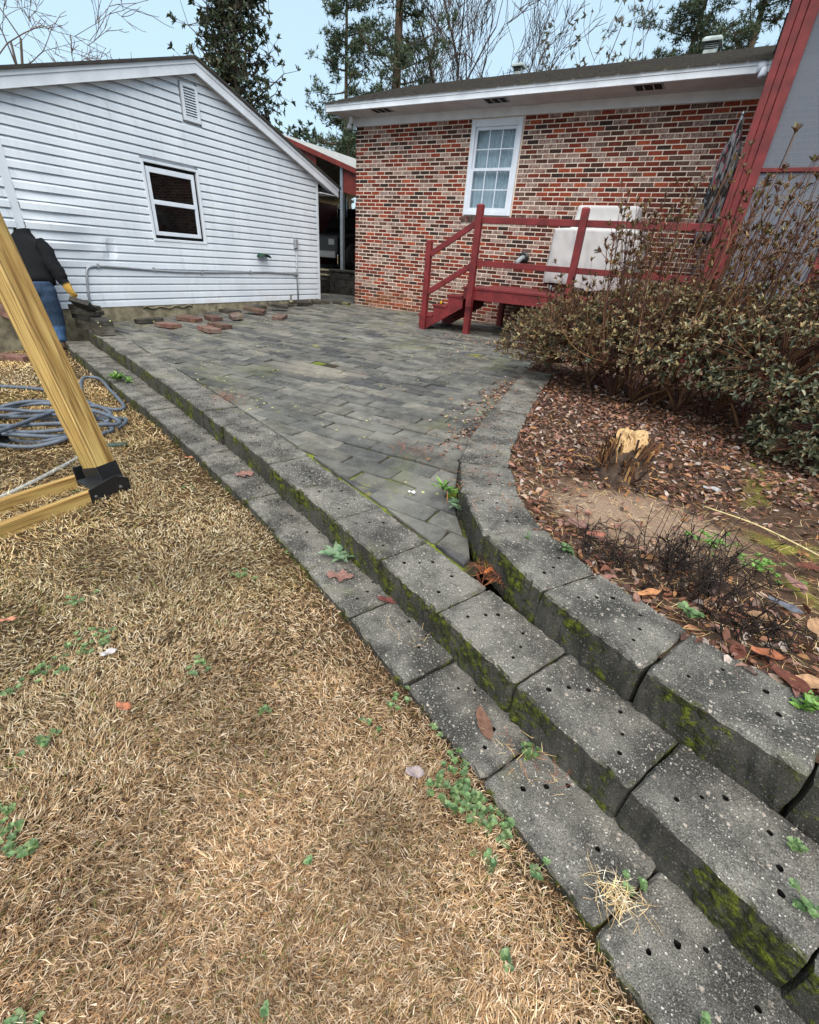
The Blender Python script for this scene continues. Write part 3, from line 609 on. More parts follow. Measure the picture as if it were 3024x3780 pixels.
def roof_vent(x, y, sc):
    z = 3.572 + SLP * (y - EV); m = MB(); m.box((x - .16 * sc, y - .16 * sc, z - .1), (x + .16 * sc, y + .16 * sc, z + .2 * sc)); v = m.build('roof_vent', MAT['galv'], house)
    m = MB(); w_ = .25 * sc; m.add([(x - w_, y - w_, z + .2 * sc), (x + w_, y - w_, z + .2 * sc), (x + w_, y + w_, z + .2 * sc), (x - w_, y + w_, z + .2 * sc), (x - w_, y - w_, z + .25 * sc), (x + w_, y - w_, z + .25 * sc), (x + w_, y + w_, z + .25 * sc), (x - w_, y + w_, z + .25 * sc), (x - w_ * .75, y - w_ * .75, z + .31 * sc), (x + w_ * .75, y - w_ * .75, z + .31 * sc), (x + w_ * .75, y + w_ * .75, z + .31 * sc), (x - w_ * .75, y + w_ * .75, z + .31 * sc)],
                         [(0, 3, 2, 1), (0, 1, 5, 4), (1, 2, 6, 5), (2, 3, 7, 6), (3, 0, 4, 7), (4, 5, 9, 8), (5, 6, 10, 9), (6, 7, 11, 10), (7, 4, 8, 11), (8, 9, 10, 11)]); m.build('vent_hood', MAT['galv'], v)
    for k in range(4): q = MB(); q.box((x - .165 * sc, y - .168 * sc, z + .03 + k * .04 * sc), (x + .165 * sc, y - .161 * sc, z + .045 + k * .04 * sc)); q.build('louver', MAT['dark'], v)
roof_vent(5.95, 2.3, .62); roof_vent(2.35, 2.5, .5)
for xc in (.90, 3.22, 5.59):
    m = MB(); m.box((xc - .20, -.49, ZS - .006), (xc + .20, -.27, ZS + .002)); v = m.build('soffit_vent', MAT['dark'], house)
    for k in (-.95, -.33, .33, .95): q = MB(); q.box((xc + k * .2 - .007, -.49, ZS - .009), (xc + k * .2 + .007, -.27, ZS - .0065)); q.build('vent_bar', MAT['soffit'], v)
# vent pipe through the wall, dripping
m = MB(); m.lathe([(.085, -.005), (.10, -.012), (.10, -.03), (.07, -.05)], (4.02, 0, 1.20), 18, axis='y'); vp = m.build('pipe_collar', MAT['black_metal'], house)
m = MB(); m.tube([(4.02, .0, 1.20), (4.02, -.09, 1.20), (4.0, -.14, 1.18), (3.97, -.17, 1.13), (3.95, -.18, 1.09)], .042, 12); m.build('drain_pipe', MAT['pvc'], vp, True)
# eave floodlight at the far corner, porch lamp bracket
m = MB(); m.lathe([(.03, 0), (.05, -.03), (.045, -.1), (.02, -.12)], (.05, -.22, ZS), 12); m.lathe([(.03, 0), (.06, -.1)], (.02, -.24, ZS - .1), 12); m.build('floodlight', MAT['white_frame'], house, True)
m = MB(); m.box((6.90, EV - .02, 3.44), (7.0, EV - .003, 3.56)); m.lathe([(.025, 0), (.05, -.08), (.045, -.1)], (6.98, EV - .06, 3.47), 12); m.build('floodlight', MAT['white_frame'], house, True)

# ------------------------------------------------------------------ garage
GX = -.604; GR, GW = .108, .002; RYg = -3.39; GY1 = -.56; GY0 = -7.9; TRIM = -6.30
garage = thing('garage', 'white vinyl sided garage with gable end, small window and buckled siding', 'garage', (-4, -3.4, 0))
def rake(y): return 3.34 - .352 * max(0, y - RYg) - .318 * max(0, RYg - y)
GWY0, GWY1, GWZ0, GWZ1 = -4.46, -3.53, 1.04, 2.04
m = MB(); m.prism([(GY0, .06), (GY1, .06), (GY1, rake(GY1)), (RYg, rake(RYg)), (GY0, rake(GY0))], 'x', GX - .12, GX - .03); gw = m.build('wall', MAT['white_trim'], garage)
m = MB(); m.box((GX - 7, GY1 - .03, .06), (GX - .12, GY1, rake(GY1))); m.box((GX - 7, GY0, .06), (GX - .12, GY0 + .03, rake(GY0))); m.build('side_wall', MAT['vinyl'], garage)
def bulge(y, z):
    """how far the loose siding stands off the wall"""
    b = .075 * math.exp(-((y + 5.75) / .42) ** 2) * math.exp(-((z - 1.15) / .42) ** 2)
    b += .036 * math.sin((z - .6) * 2 * math.pi / .216) * math.exp(-((y + 5.95) / .38) ** 2) * math.exp(-((z - 1.2) / .45) ** 2)
    b -= .05 * math.exp(-((y + 5.21) / .06) ** 2) * math.exp(-((z - .84) / .10) ** 2)
    b += .02 * math.exp(-((y + 5.33) / .10) ** 2) * math.exp(-((z - .84) / .10) ** 2)
    return b + .003 * math.sin(y * 3.1 + z * 7)
def plank(y0, y1, z0, z1, ylim):
    n = max(2, int((y1 - y0) / .06)); V = []; F = []; zm_ = z0 + (z1 - z0) * .60
    for i in range(n + 1):
        y = y0 + (y1 - y0) * i / n; zt = min(z1, rake(y)); zmid = min(zm_, zt); zb = min(z0, zt)
        b0, b1, b2 = bulge(y, zb), bulge(y, zmid), bulge(y, zt)
        V += [(GX - .03 + b0 * .9, y, zb + .006), (GX + .022 + b0, y, zb - .006), (GX + .018 + b1, y, zmid), (GX - .019 + b2 * .8, y, zt)]
    for i in range(n):
        for k in range(3): F.append((4 * i + k, 4 * (i + 1) + k, 4 * (i + 1) + k + 1, 4 * i + k + 1))
    m = MB(); m.add(V, F); m.build('siding_board', MAT['vinyl'], garage, recalc=False)
zc = .075
while zc < 3.33:
    z1 = zc + GR
    # span of this course under the rake
    yl, yr = GY0, GY1 - .05
    if zc > rake(yr): yr = RYg + (3.34 - zc) / .352
    if zc > rake(yl): yl = RYg - (3.34 - zc) / .318
    cuts = []
    if z1 > GWZ0 + .01 and zc < GWZ1 - .01: cuts = [(GWY0 - .03, GWY1 + .03)]
    elif z1 > 2.68 and zc < 3.16: cuts = [(-3.66, -3.32)]
    spans = [(yl, yr)]
    for a, b in cuts: spans = [q for y0, y1 in spans for q in (((y0, a), (b, y1)) if y0 < a and y1 > b else ((y0, y1),))]
    spans = [q for y0, y1 in spans for q in (((y0, TRIM - .05), (TRIM + .05, y1)) if y0 < TRIM - .05 and y1 > TRIM else ((y0, y1),))]
    for y0, y1 in spans:
        if y1 - y0 > .04: plank(y0, y1, zc, z1, 0)
    zc = z1
m = MB(); m.box((GX - .01, GY1 - .05, .05), (GX + .022, GY1 + .012, rake(GY1))); m.box((GX - .4, GY1 + .001, .05), (GX - .01, GY1 + .012, rake(GY1))); m.build('corner_post', MAT['vinyl'], garage)
m = MB(); m.box((GX - .01, TRIM - .05, .05), (GX + .026, TRIM + .05, rake(TRIM))); m.build('trim_board', MAT['vinyl'], garage)
# gable rake boards, soffit, roof edge
for y1, sl_, nm in ((.0, .348, 'rake_board'), (GY0 - .3, .313, 'rake_board')):
    sg = 1 if y1 > RYg else -1; z1 = 3.452 - sl_ * abs(y1 - RYg); m = MB()
    m.prism([(RYg, 3.452), (RYg, 3.29), (y1, z1 - .158), (y1, z1)], 'x', GX + .10, GX + .13); m.build(nm, MAT['white_trim'], garage)
    m = MB(); m.prism([(RYg, 3.452), (RYg, 3.405), (y1 + sg * .01, z1 - .05), (y1 + sg * .01, z1 + .004)], 'x', GX + .1305, GX + .142); m.build('trim_strip', MAT['white_trim'], garage)
    m = MB(); m.prism([(RYg, 3.33), (RYg, 3.31), (y1, z1 - .14), (y1, z1 - .12)], 'x', GX - .02, GX + .10); m.build('rake_soffit', MAT['soffit'], garage)
    m = MB(); m.prism([(RYg, 3.452 + .004), (RYg, 3.49), (y1 + sg * .05, z1 + .028), (y1 + sg * .05, z1 - .008)], 'x', GX - 7.2, GX + .17); m.build('roof', MAT['shingle'], garage)
m = MB(); m.box((GX - 6, -.06, 2.13), (GX + .10, -.035, 2.29)); m.box((GX - 6, GY1 + .013, 2.13), (GX + .099, -.06, 2.145)); m.build('eave_box', MAT['white_trim'], garage)
# gable vent
m = MB(); y0, y1, z0, z1 = -3.635, -3.335, 2.69, 3.15
for a, b in (((GX - .01, y0, z0), (GX + .04, y0 + .045, z1)), ((GX - .01, y1 - .045, z0), (GX + .04, y1, z1)), ((GX - .01, y0 + .045, z0), (GX + .039, y1 - .045, z0 + .045)), ((GX - .01, y0 + .045, z1 - .045), (GX + .039, y1 - .045, z1))): m.box(a, b)
gv = m.build('gable_vent', MAT['vinyl'], garage, bevel=.004)
m = MB(); m.box((GX - .012, y0 + .04, z0 + .04), (GX - .008, y1 - .04, z1 - .04)); m.build('vent_back', MAT['dark'], gv)
for k in range(11):
    zz = z0 + .055 + k * .0325; m = MB(); m.add([(GX + .03, y0 + .045, zz), (GX + .03, y1 - .045, zz), (GX, y1 - .045, zz + .026), (GX, y0 + .045, zz + .026), (GX + .03, y0 + .045, zz - .005), (GX + .03, y1 - .045, zz - .005)], [(0, 1, 2, 3), (4, 5, 1, 0)]); m.build('louver', MAT['vinyl'], gv, recalc=False)
# window: trim, dark gap, sashes
m = MB(); y0, y1, z0, z1 = GWY0, GWY1, GWZ0, GWZ1
for a, b in (((GX - .02, y0 - .03, z0 - .03), (GX + .03, y0 + .012, z1 + .03)), ((GX - .02, y1 - .012, z0 - .03), (GX + .03, y1 + .03, z1 + .03)), ((GX - .02, y0 + .012, z0 - .03), (GX + .029, y1 - .012, z0 + .004)), ((GX - .02, y0 + .012, z1 - .004), (GX + .029, y1 - .012, z1 + .03))): m.box(a, b)
gwin = m.build('window', MAT['vinyl'], garage, bevel=.003)
m = MB(); m.box((GX - .028, y0, z0), (GX - .022, y1, z1)); m.build('window_gap', MAT['dark'], gwin)
fy0, fy1, fz0, fz1 = y0 + .035, y1 - .06, z0 + .05, z1 - .05
m = MB(); t_ = .055
for a, b in (((GX - .02, fy0, fz0), (GX + .015, fy0 + t_, fz1)), ((GX - .02, fy1 - t_, fz0), (GX + .015, fy1, fz1)), ((GX - .02, fy0 + t_, fz0), (GX + .014, fy1 - t_, fz0 + t_)), ((GX - .02, fy0 + t_, fz1 - t_ * 1.3), (GX + .014, fy1 - t_, fz1)), ((GX - .02, fy0 + t_, (fz0 + fz1) / 2 - .03), (GX + .02, fy1 - t_, (fz0 + fz1) / 2 + .03))): m.box(a, b)
m.build('sash', MAT['white_frame'], gwin, bevel=.004)
for a, b in ((fz0 + t_, (fz0 + fz1) / 2 - .03), ((fz0 + fz1) / 2 + .03, fz1 - t_ * 1.3)):
    q = MB(); q.box((GX - .012, fy0 + t_, a), (GX - .008, fy1 - t_, b)); q.build('pane', MAT['dark_glass'], gwin)
m = MB(); m.beam((GX - .016, -4.2, 1.12), (GX - .016, -4.2, 1.9), .02, .004, (1, 0, 0)); m.box((GX - .0215, -4.05, 1.1), (GX - .0205, -3.75, 1.5)); m.build('window_shade', MAT['soffit'], gwin)
# foundation
m = MB(); nf = 60; V = []; F = []
for i in range(nf + 1):
    y = GY0 + (GY1 + .0 - GY0) * i / nf; V += [(GX - .02, y, .07), (GX + .012 + random.uniform(-.004, .004), y, .066), (GX + .016 + random.uniform(-.006, .006), y, -.06), (GX + .012, y, -.5)]
for i in range(nf):
    for k in range(3): F.append((4 * i + k, 4 * (i + 1) + k, 4 * (i + 1) + k + 1, 4 * i + k + 1))
m.add(V, F); m.build('foundation', MAT['foundation'], garage, recalc=False)
m = MB(); P = [(GX + .03, -4.9 + .07 * i, .035 + .02 * math.sin(i * 1.7) + random.uniform(-.01, .01)) for i in range(14)]; m.tube(P, [.012 + .006 * random.random() for _ in P], 5); m.build('mortar_ridge', MAT['foundation'], garage, True)
# electrical conduit
cx_ = GX + .035
m = MB(); m.tube(cr([(cx_, -5.70, .06), (cx_, -5.68, .3), (cx_, -5.64, .52), (cx_, -5.60, .60), (cx_, -5.48, .625), (cx_, -5.2, .62), (cx_, -4.2, .575), (cx_, -3.2, .58), (cx_, -2.2, .60), (cx_, -1.8, .59), (cx_, -1.40, .585)], 6), .016, 8); cnd = m.build('conduit', MAT['conduit'], garage, True)
for y, z in ((-5.46, .63), (-4.6, .60), (-3.7, .575), (-2.6, .595), (-5.69, .22)): q = MB(); q.box((cx_ - .03, y - .012, z - .03), (cx_ + .02, y + .012, z + .03)); q.build('conduit_clip', MAT['conduit'], cnd)
m = MB(); m.tube([(cx_, -1.31, .02), (cx_, -1.31, 1.1)], .017, 8); m.build('conduit', MAT['conduit'], garage, True)
m = MB(); m.box((cx_ - .03, -1.36, 1.06), (cx_ + .04, -1.265, 1.23)); m.build('outlet_box', MAT['conduit'], garage, bevel=.01)
m = MB(); m.box((cx_ - .03, -1.42, .55), (cx_ + .03, -1.29, .62)); m.build('junction_box', MAT['conduit'], garage, bevel=.008)
m = MB(); m.lathe([(.05, 0), (.05, .07), (.03, .075)], (cx_ + .06, -1.59, .0), 14); m.lathe([(.056, .025), (.056, .05)], (cx_ + .06, -1.59, .0), 14); m.lathe([(.012, .07), (.012, .13), (.02, .14), (.015, .16)], (cx_ + .06, -1.59, 0), 10); m.beam((cx_ + .06, -1.63, .165), (cx_ + .06, -1.55, .165), .012, .012); m.build('yard_hydrant', MAT['brass'], garage, True)
# green hose hanger
hh = thing('hose_hanger', 'green plastic hose hanger on the white garage siding', 'hose hanger', (GX + .02, -2.25, .9))
V = []; F = []; na = 10
for j in range(5):
    for i in range(na + 1):
        a = math.pi * (.05 + .9 * i / na); V.append((GX + .015 + j * .035, -2.26 + .13 * math.cos(a), .86 + .075 * math.sin(a) - .004 * j))
for j in range(4):
    for i in range(na): F.append((j * (na + 1) + i, j * (na + 1) + i + 1, (j + 1) * (na + 1) + i + 1, (j + 1) * (na + 1) + i))
m = MB(); m.add(V, F); sd_ = m.build('saddle', MAT['green_plastic'], hh, True, recalc=False); sm = sd_.modifiers.new('solid', 'SOLIDIFY'); sm.thickness = .008
m = MB(); m.beam((GX + .02, -2.28, .93), (GX + .02, -2.28, 1.07), .02, .012); m.beam((GX + .15, -2.15, .90), (GX + .16, -2.15, 1.03), .02, .012); m.build('stop_peg', MAT['green_plastic'], hh)

# ------------------------------------------------------------------ carport beyond the gap
cp = thing('carport', 'steel carport with pale roof and red gable panels between garage and house', 'carport', (-4.5, 5, .58))
CY = 2.5
def crz(x): return 3.96 - (x + 4.87) * .305 if x > -4.87 else 3.96 - (-4.87 - x) * .305
m = MB()
for sgn in (1, -1):
    x1 = -4.87 + sgn * 3.6; z0, z1 = 3.96, 3.96 - 3.6 * .305
    m.add([(-4.87, CY - .12, z0), (x1, CY - .12, z1), (x1, 9.5, z1), (-4.87, 9.5, z0), (-4.87, CY - .12, z0 - .03), (x1, CY - .12, z1 - .03), (x1, 9.5, z1 - .03), (-4.87, 9.5, z0 - .03)], [(0, 1, 2, 3), (4, 7, 6, 5), (0, 4, 5, 1), (1, 5, 6, 2)])
m.build('roof', MAT['roof_white'], cp)
for sgn in (1, -1):
    m = MB(); x1 = -4.87 + sgn * 3.6; m.beam((-4.87, CY - .13, 3.90), (x1, CY - .13, 3.90 - 3.6 * .305), .03, .11); m.build('fascia', MAT['red_steel'], cp)
m = MB(); m.prism([(-4.87, 3.86), (-3.3, 3.40), (-3.3, 3.08), (-6.4, 3.08), (-6.4, 3.40)], 'y', CY, CY + .02); m.build('gable_panel', MAT['red_steel'], cp)
m = MB(); m.prism([(-2.34, 3.10), (-1.35, 2.82), (-1.35, 2.35), (-2.34, 2.52)], 'y', CY - .01, CY + .01); m.build('side_panel', MAT['red_steel'], cp)
for x, y in ((-2.37, CY), (-7.4, CY), (-2.37, 6), (-7.4, 6), (-2.37, 9), (-7.4, 9)):
    m = MB(); m.box((x - .045, y - .045, .5), (x + .045, y + .045, crz(x) - .05)); m.build('post', MAT['grey_metal'], cp)
for y in (4, 6, 8):
    m = MB(); m.beam((-7.4, y, crz(-7.4) - .12), (-4.87, y, 3.82), .06, .08); m.beam((-2.37, y, crz(-2.37) - .12), (-4.87, y, 3.82), .06, .08); m.build('rafter', MAT['grey_metal'], cp)
m = MB(); m.box((-8.1, 9.3, .5), (-1.3, 9.35, 2.75)); m.build('light_block_back', MAT['dark'], cp)  # dark sheet added across the open back to keep the carport interior dim
for x_ in (-8.15, -1.28): m = MB(); m.box((x_, 3.2, .5), (x_ + .03, 9.3, 2.86)); m.build('light_block_side', MAT['red_steel'], cp)  # full side sheets added to shut daylight out of the carport
# raised slab, block wall and steps
m = MB(); m.box((-9, 2.05, -.4), (.02, 12, .565)); tag(m.build('raised_slab', MAT['dark_stone'], bevel=.01), kind='structure')
st_ = thing('stone_wall', 'dark stained block wall and coping below the carport', 'wall', (-1.2, 2.0, 0))
for r_ in range(3):
    x = -2.35 - (.2 if r_ % 2 else 0)
    while x < -.05:
        a, b = max(-2.33, x), min(-.02, x + .4); x += .405
        if b - a > .05: m = MB(); m.box((a, 1.86 + random.uniform(-.004, .004), .0 + r_ * .19), (b - .006, 2.05, .184 + r_ * .19)); m.build('block', MAT['dark_stone'], st_, bevel=.006)
m = MB(); m.box((-2.34, 1.83, .572), (-.02, 2.2, .625)); m.build('coping', MAT['dark_stone'], st_, bevel=.006)
sp_ = thing('stone_steps', 'narrow dark stone steps climbing to the carport', 'steps', (-2.9, 1.7, 0))
for k in range(5):
    m = MB(); m.box((-3.9, 1.25 + k * .18, -.05), (-2.36, 1.45 + k * .18 + .02, .075 + k * .12)); m.build('step', MAT['dark_stone'], sp_, bevel=.008)
    m = MB(); m.box((-3.9, 1.23 + k * .18, .0755 + k * .12), (-2.36, 1.45 + k * .18, .115 + k * .12)); m.build('tread', MAT['foundation'] if k > 2 else MAT['dark_stone'], sp_, bevel=.006)
# truck parked in the dark of the carport
tr = thing('pickup_truck', 'black pickup truck parked in the dark carport', 'truck', (-4.3, 6.2, .57))
m = MB(); m.prism([(3.6, 1.0), (3.6, 1.5), (5.0, 1.62), (5.5, 2.15), (7.1, 2.2), (7.5, 1.62), (8.9, 1.55), (8.9, .95)], 'x', -5.3, -3.5); m.build('body', MAT['black_metal'], tr, bevel=.05)
for x in (-5.3, -3.5):
    for y in (4.4, 8.0):
        m = MB(); m.lathe([(.36, -.12), (.38, -.08), (.38, .08), (.36, .12)], (x, y, .95), 20, axis='x'); w_ = m.build('wheel', MAT['dark'], tr, True)
        q = MB(); q.lathe([(.22, -.125), (.2, -.13), (.06, -.128), (.05, .128), (.2, .13), (.22, .125)], (x, y, .95), 16, axis='x'); q.build('rim', MAT['bolt_metal'], w_)
for x in (-5.1, -3.7): m = MB(); m.box((x - .12, 3.585, 1.25), (x + .12, 3.6, 1.42)); m.build('headlight', MAT['bolt_metal'], tr, bevel=.01)
m = MB(); m.beam((-5.35, 3.52, .98), (-3.45, 3.52, .98), .12, .2); m.build('bumper', MAT['bolt_metal'], tr, bevel=.02)
m = MB(); m.add([(-5.2, 5.03, 1.66), (-3.6, 5.03, 1.66), (-3.7, 5.47, 2.1), (-5.1, 5.47, 2.1)], [(0, 1, 2, 3)]); m.build('windscreen', MAT['dark_glass'], tr)
tb = thing('tool_cabinet', 'red metal tool cabinet beside the house corner', 'cabinet', (-1.7, 2.9, .57))
m = MB(); m.box((-2.02, 2.7, .66), (-1.3, 3.2, 1.66)); cb = m.build('body', MAT['red_steel'], tb, bevel=.01)
for k in range(5): m = MB(); m.box((-2.0, 2.685, .72 + k * .18), (-1.33, 2.699, .88 + k * .18)); d_ = m.build('drawer', MAT['red_steel'], tb, bevel=.004); q = MB(); q.box((-1.9, 2.67, .85 + k * .18), (-1.43, 2.684, .865 + k * .18)); q.build('handle', MAT['bolt_metal'], d_)
for x in (-1.95, -1.37):
    for y in (2.76, 3.14): m = MB(); m.lathe([(.045, -.015), (.045, .015)], (x, y, .615), 12, axis='x'); m.build('caster', MAT['dark'], tb)

# ------------------------------------------------------------------ red deck with steps and rails
DY = -1.85; DZ = .70; DX0, DX1 = 3.71, 7.02
deck = thing('wooden_deck', 'raised deck painted dark red with steps and two-rail guard, against the brick wall', 'deck', (5.3, -1, -.03))
RED = MAT['red_paint']
nb = 13; bw = (abs(DY) - .06) / nb
for k in range(nb):
    y0 = DY - .012 + k * bw; m = MB(); m.box((DX0 - .02, y0, DZ - .036), (DX1, y0 + bw - .006, DZ + random.uniform(-.002, .002))); m.build('deck_board', RED, deck, bevel=.004)
m = MB(); m.box((DX0, DY, DZ - .19), (DX1, DY + .04, DZ - .037)); m.build('rim_board', RED, deck, bevel=.004)
m = MB(); m.box((DX0, DY + .041, DZ - .19), (DX0 + .04, -.07, DZ - .037)); m.build('rim_board', RED, deck, bevel=.004)
for x in (4.3, 4.9, 5.5, 6.1, 6.7): m = MB(); m.box((x, DY + .041, DZ - .18), (x + .04, -.07, DZ - .038)); m.build('joist', RED, deck)
def post(x, y, z0, z1, w, name='post'):
    m = MB(); h = w / 2; c = .016
    m.add([(x - h, y - h, z0), (x + h, y - h, z0), (x + h, y + h, z0), (x - h, y + h, z0), (x - h, y - h, z1 - c), (x + h, y - h, z1 - c), (x + h, y + h, z1 - c), (x - h, y + h, z1 - c),
           (x - h + c, y - h + c, z1), (x + h - c, y - h + c, z1), (x + h - c, y + h - c, z1), (x - h + c, y + h - c, z1)],
          [(0, 3, 2, 1), (0, 1, 5, 4), (1, 2, 6, 5), (2, 3, 7, 6), (3, 0, 4, 7), (4, 5, 9, 8), (5, 6, 10, 9), (6, 7, 11, 10), (7, 4, 8, 11), (8, 9, 10, 11)])
    return m.build(name, RED, deck, bevel=.003)
PYc = DY + .045 - .047
p1 = post(3.855, DY - .048, DZ - .30, 1.845, .095); p2 = post(5.445, DY - .048, DZ - .19, 1.825, .095)
post(3.80, DY + .09, -.06, DZ - .195, .10, 'leg'); post(5.45, DY + .09, -.06, DZ - .195, .10, 'leg'); post(6.8, DY + .09, -.06, DZ - .195, .10, 'leg'); post(3.80, -.2, -.06, DZ - .195, .10, 'leg')
post(2.99, DY - .015, -.06, 1.335, .09)
for (x0, x1) in ((3.905, 5.395), (5.495, 7.06)):
    for z0, z1 in ((1.592, 1.678), (1.01, 1.092)):
        m = MB(); m.box((x0, DY - .068, z0), (x1, DY - .03, z1)); rl = m.build('rail', RED, deck, bevel=.005)
        for xe in (x0 + .035, x1 - .035):
            for zz in (z0 + .024, z1 - .024): q = MB(); q.lathe([(.006, 0), (.006, -.004)], (xe, DY - .068, zz), 8, axis='y'); q.build('screw', MAT['dark'], rl)
for zo in (0, -.585):
    m = MB(); m.beam((3.036, DY - .035, 1.10 + zo + .03), (3.808, DY - .035, 1.565 + zo + .03), .036, .085); m.build('stair_rail', RED, deck, bevel=.004)
SW = .95; TR = [(2.87, .195), (3.15, .370), (3.42, .552)]
for x, z in TR:
    for k in range(2): m = MB(); m.box((x - .012 + k * .145, DY - .02, z - .036), (x + .128 + k * .145, DY + SW, z)); m.build('stair_tread', RED, deck, bevel=.004)
for y in (DY - .005, DY + SW - .06):
    pl = [(2.885, -.03), (2.885, .158), (3.162, .158), (3.162, .333), (3.432, .333), (3.432, .515), (3.712, .515), (3.712, .36), (3.06, -.03)]
    m = MB(); m.prism(pl, 'y', y, y + .04); m.build('stringer', RED, deck, bevel=.003)
m = MB(); m.box((3.0, DY + .0, -.12), (3.1, DY + .2, -.031)); m.build('stair_foot', MAT['dark'], deck)
for x, z in TR: m = MB(); m.box((x + .27, DY + .04, z - .0005), (x + .288, DY + SW - .07, z + .14)); m.build('riser', RED, deck)
for k in range(9):                                   # lattice closing off the back under the deck
    x0 = 3.85 + k * .32; m = MB(); m.beam((x0, -.16, .02), (x0 + .42, -.16, .48), .012, .05, (0, 1, 0)); m.build('lattice_slat', RED, deck)
tm = thing('tape_measure', 'small black and yellow tape measure left on the middle stair tread', 'tape measure', (3.22, DY + .18, .372))
m = MB(); m.box((3.185, DY + .15, .3725), (3.255, DY + .19, .43)); m.build('case', MAT['black_metal'], tm, bevel=.012)
attr_y = MB(); attr_y.lathe([(.022, 0), (.024, -.003), (.018, -.006)], (3.222, DY + .15, .402), 14, s(220, 180, 40) + (1,), 'y'); attr_y.build('face_label', MAT['painted'], tm)

# covered grill
gr = thing('covered_grill', 'barbecue grill under a grey fabric cover on the red deck', 'grill', (5.5, -.7, DZ))
prof0 = [(.0, .70, .34), (.06, .715, .35), (.30, .715, .345), (.62, .705, .335), (.785, .70, .33), (.80, .685, .315), (.815, .50, .29), (.98, .465, .25), (1.10, .455, .24), (1.12, .44, .225)]
zs_ = [0, .03, .07, .12, .17, .22, .27, .32, .37, .42, .47, .52, .57, .62, .67, .72, .76, .785, .80, .815, .83, .87, .91, .95, .99, 1.03, 1.07, 1.09, 1.11, 1.12]
prof = [(z, float(np.interp(z, [p[0] for p in prof0], [p[1] for p in prof0])), float(np.interp(z, [p[0] for p in prof0], [p[2] for p in prof0]))) for z in zs_]
nx = 180; V = []; F = []
for j, (z, hx, hy) in enumerate(prof):
    for i in range(nx):
        a = 2 * math.pi * i / nx; c_, s_ = math.cos(a), math.sin(a); e = 9.0
        rr_ = 1 / ((abs(c_) ** e + abs(s_) ** e) ** (1 / e)); fold = (1 - z / 1.2) * (.009 * math.sin(a * 9 + z * 2) + .006 * math.sin(a * 17 + 1 + z * 4) + .004 * math.sin(a * 31))
        fold += (.020 * (float(vnoise(a * 9, z * 2.2 + a, 51)) - .5) + .016 * (float(vnoise(a * 19 + z * 5, z * 8, 52)) - .5)) * (1 if z < .8 else .5)
        zz = DZ + .13 + z + (.02 * math.sin(a * 5) - .03 * (c_ > 0) if j == 0 else 0)
        V.append((5.47 + (hx + fold) * rr_ * c_ + (.05 if z > .8 else 0), -.72 + (hy + fold) * rr_ * s_, zz))
for j in range(len(prof) - 1):
    for i in range(nx): F.append((j * nx + i, j * nx + (i + 1) % nx, (j + 1) * nx + (i + 1) % nx, (j + 1) * nx + i))
F.append(tuple((len(prof) - 1) * nx + i for i in range(nx)))
m = MB(); m.add(V, F); m.build('fabric_cover', MAT['grill_cloth'], gr, True)
for x in (4.9, 6.0):
    for y in (-.95, -.5): m = MB(); m.lathe([(.025, 0), (.03, .05), (.022, .2)], (x, y, DZ + .002), 10); m.build('leg', MAT['bolt_metal'] if x < 5 else MAT['dark'], gr, True)
m = MB(); m.box((4.85, -.98, DZ + .12), (6.1, -.46, DZ + .16)); m.build('bottom_shelf', MAT['dark'], gr)

# folded umbrella
um = thing('patio_umbrella', 'folded patterned patio umbrella standing beside the red porch post', 'umbrella', (7.0, -.8, DZ))
nx = 40; V = []; F = []; top = np.array([6.915, -.8, 2.945]); bot = np.array([6.95, -.78, 1.55])
for j in range(15):
    t = j / 14; c_ = top + (bot - top) * t; r_ = .012 + .125 * min(1, t * 1.5) ** .8 + .02 * math.sin(t * 5)
    for i in range(nx):
        a = 2 * math.pi * i / nx; pl = 1 + .28 * math.cos(a * 8 + t * 1.5) * min(1, t * 4); V.append((c_[0] + r_ * pl * math.cos(a), c_[1] + r_ * pl * math.sin(a), c_[2] - .03 * (1 - math.cos(a * 8)) * (j == 14)))
for j in range(14):
    for i in range(nx): F.append((j * nx + i, j * nx + (i + 1) % nx, (j + 1) * nx + (i + 1) % nx, (j + 1) * nx + i))
F += [tuple(range(nx)), tuple(14 * nx + i for i in range(nx))]
m = MB(); m.add(V, F); m.build('canopy', MAT['umbrella_cloth'], um, True)
m = MB(); m.tube([(6.955, -.78, DZ), (6.915, -.8, 2.98)], .019, 10); m.build('pole', MAT['grey_metal'], um, True)
m = MB(); m.lathe([(.02, .0), (.024, .02), (.01, .05)], tuple(top + (0, 0, .02)), 10); m.build('finial', MAT['bolt_metal'], um, True)
m = MB(); m.lathe([(.24, 0), (.24, .03), (.1, .07), (.035, .09), (.035, .3)], (6.955, -.78, DZ + .001), 20); m.build('base', MAT['dark'], um, True)

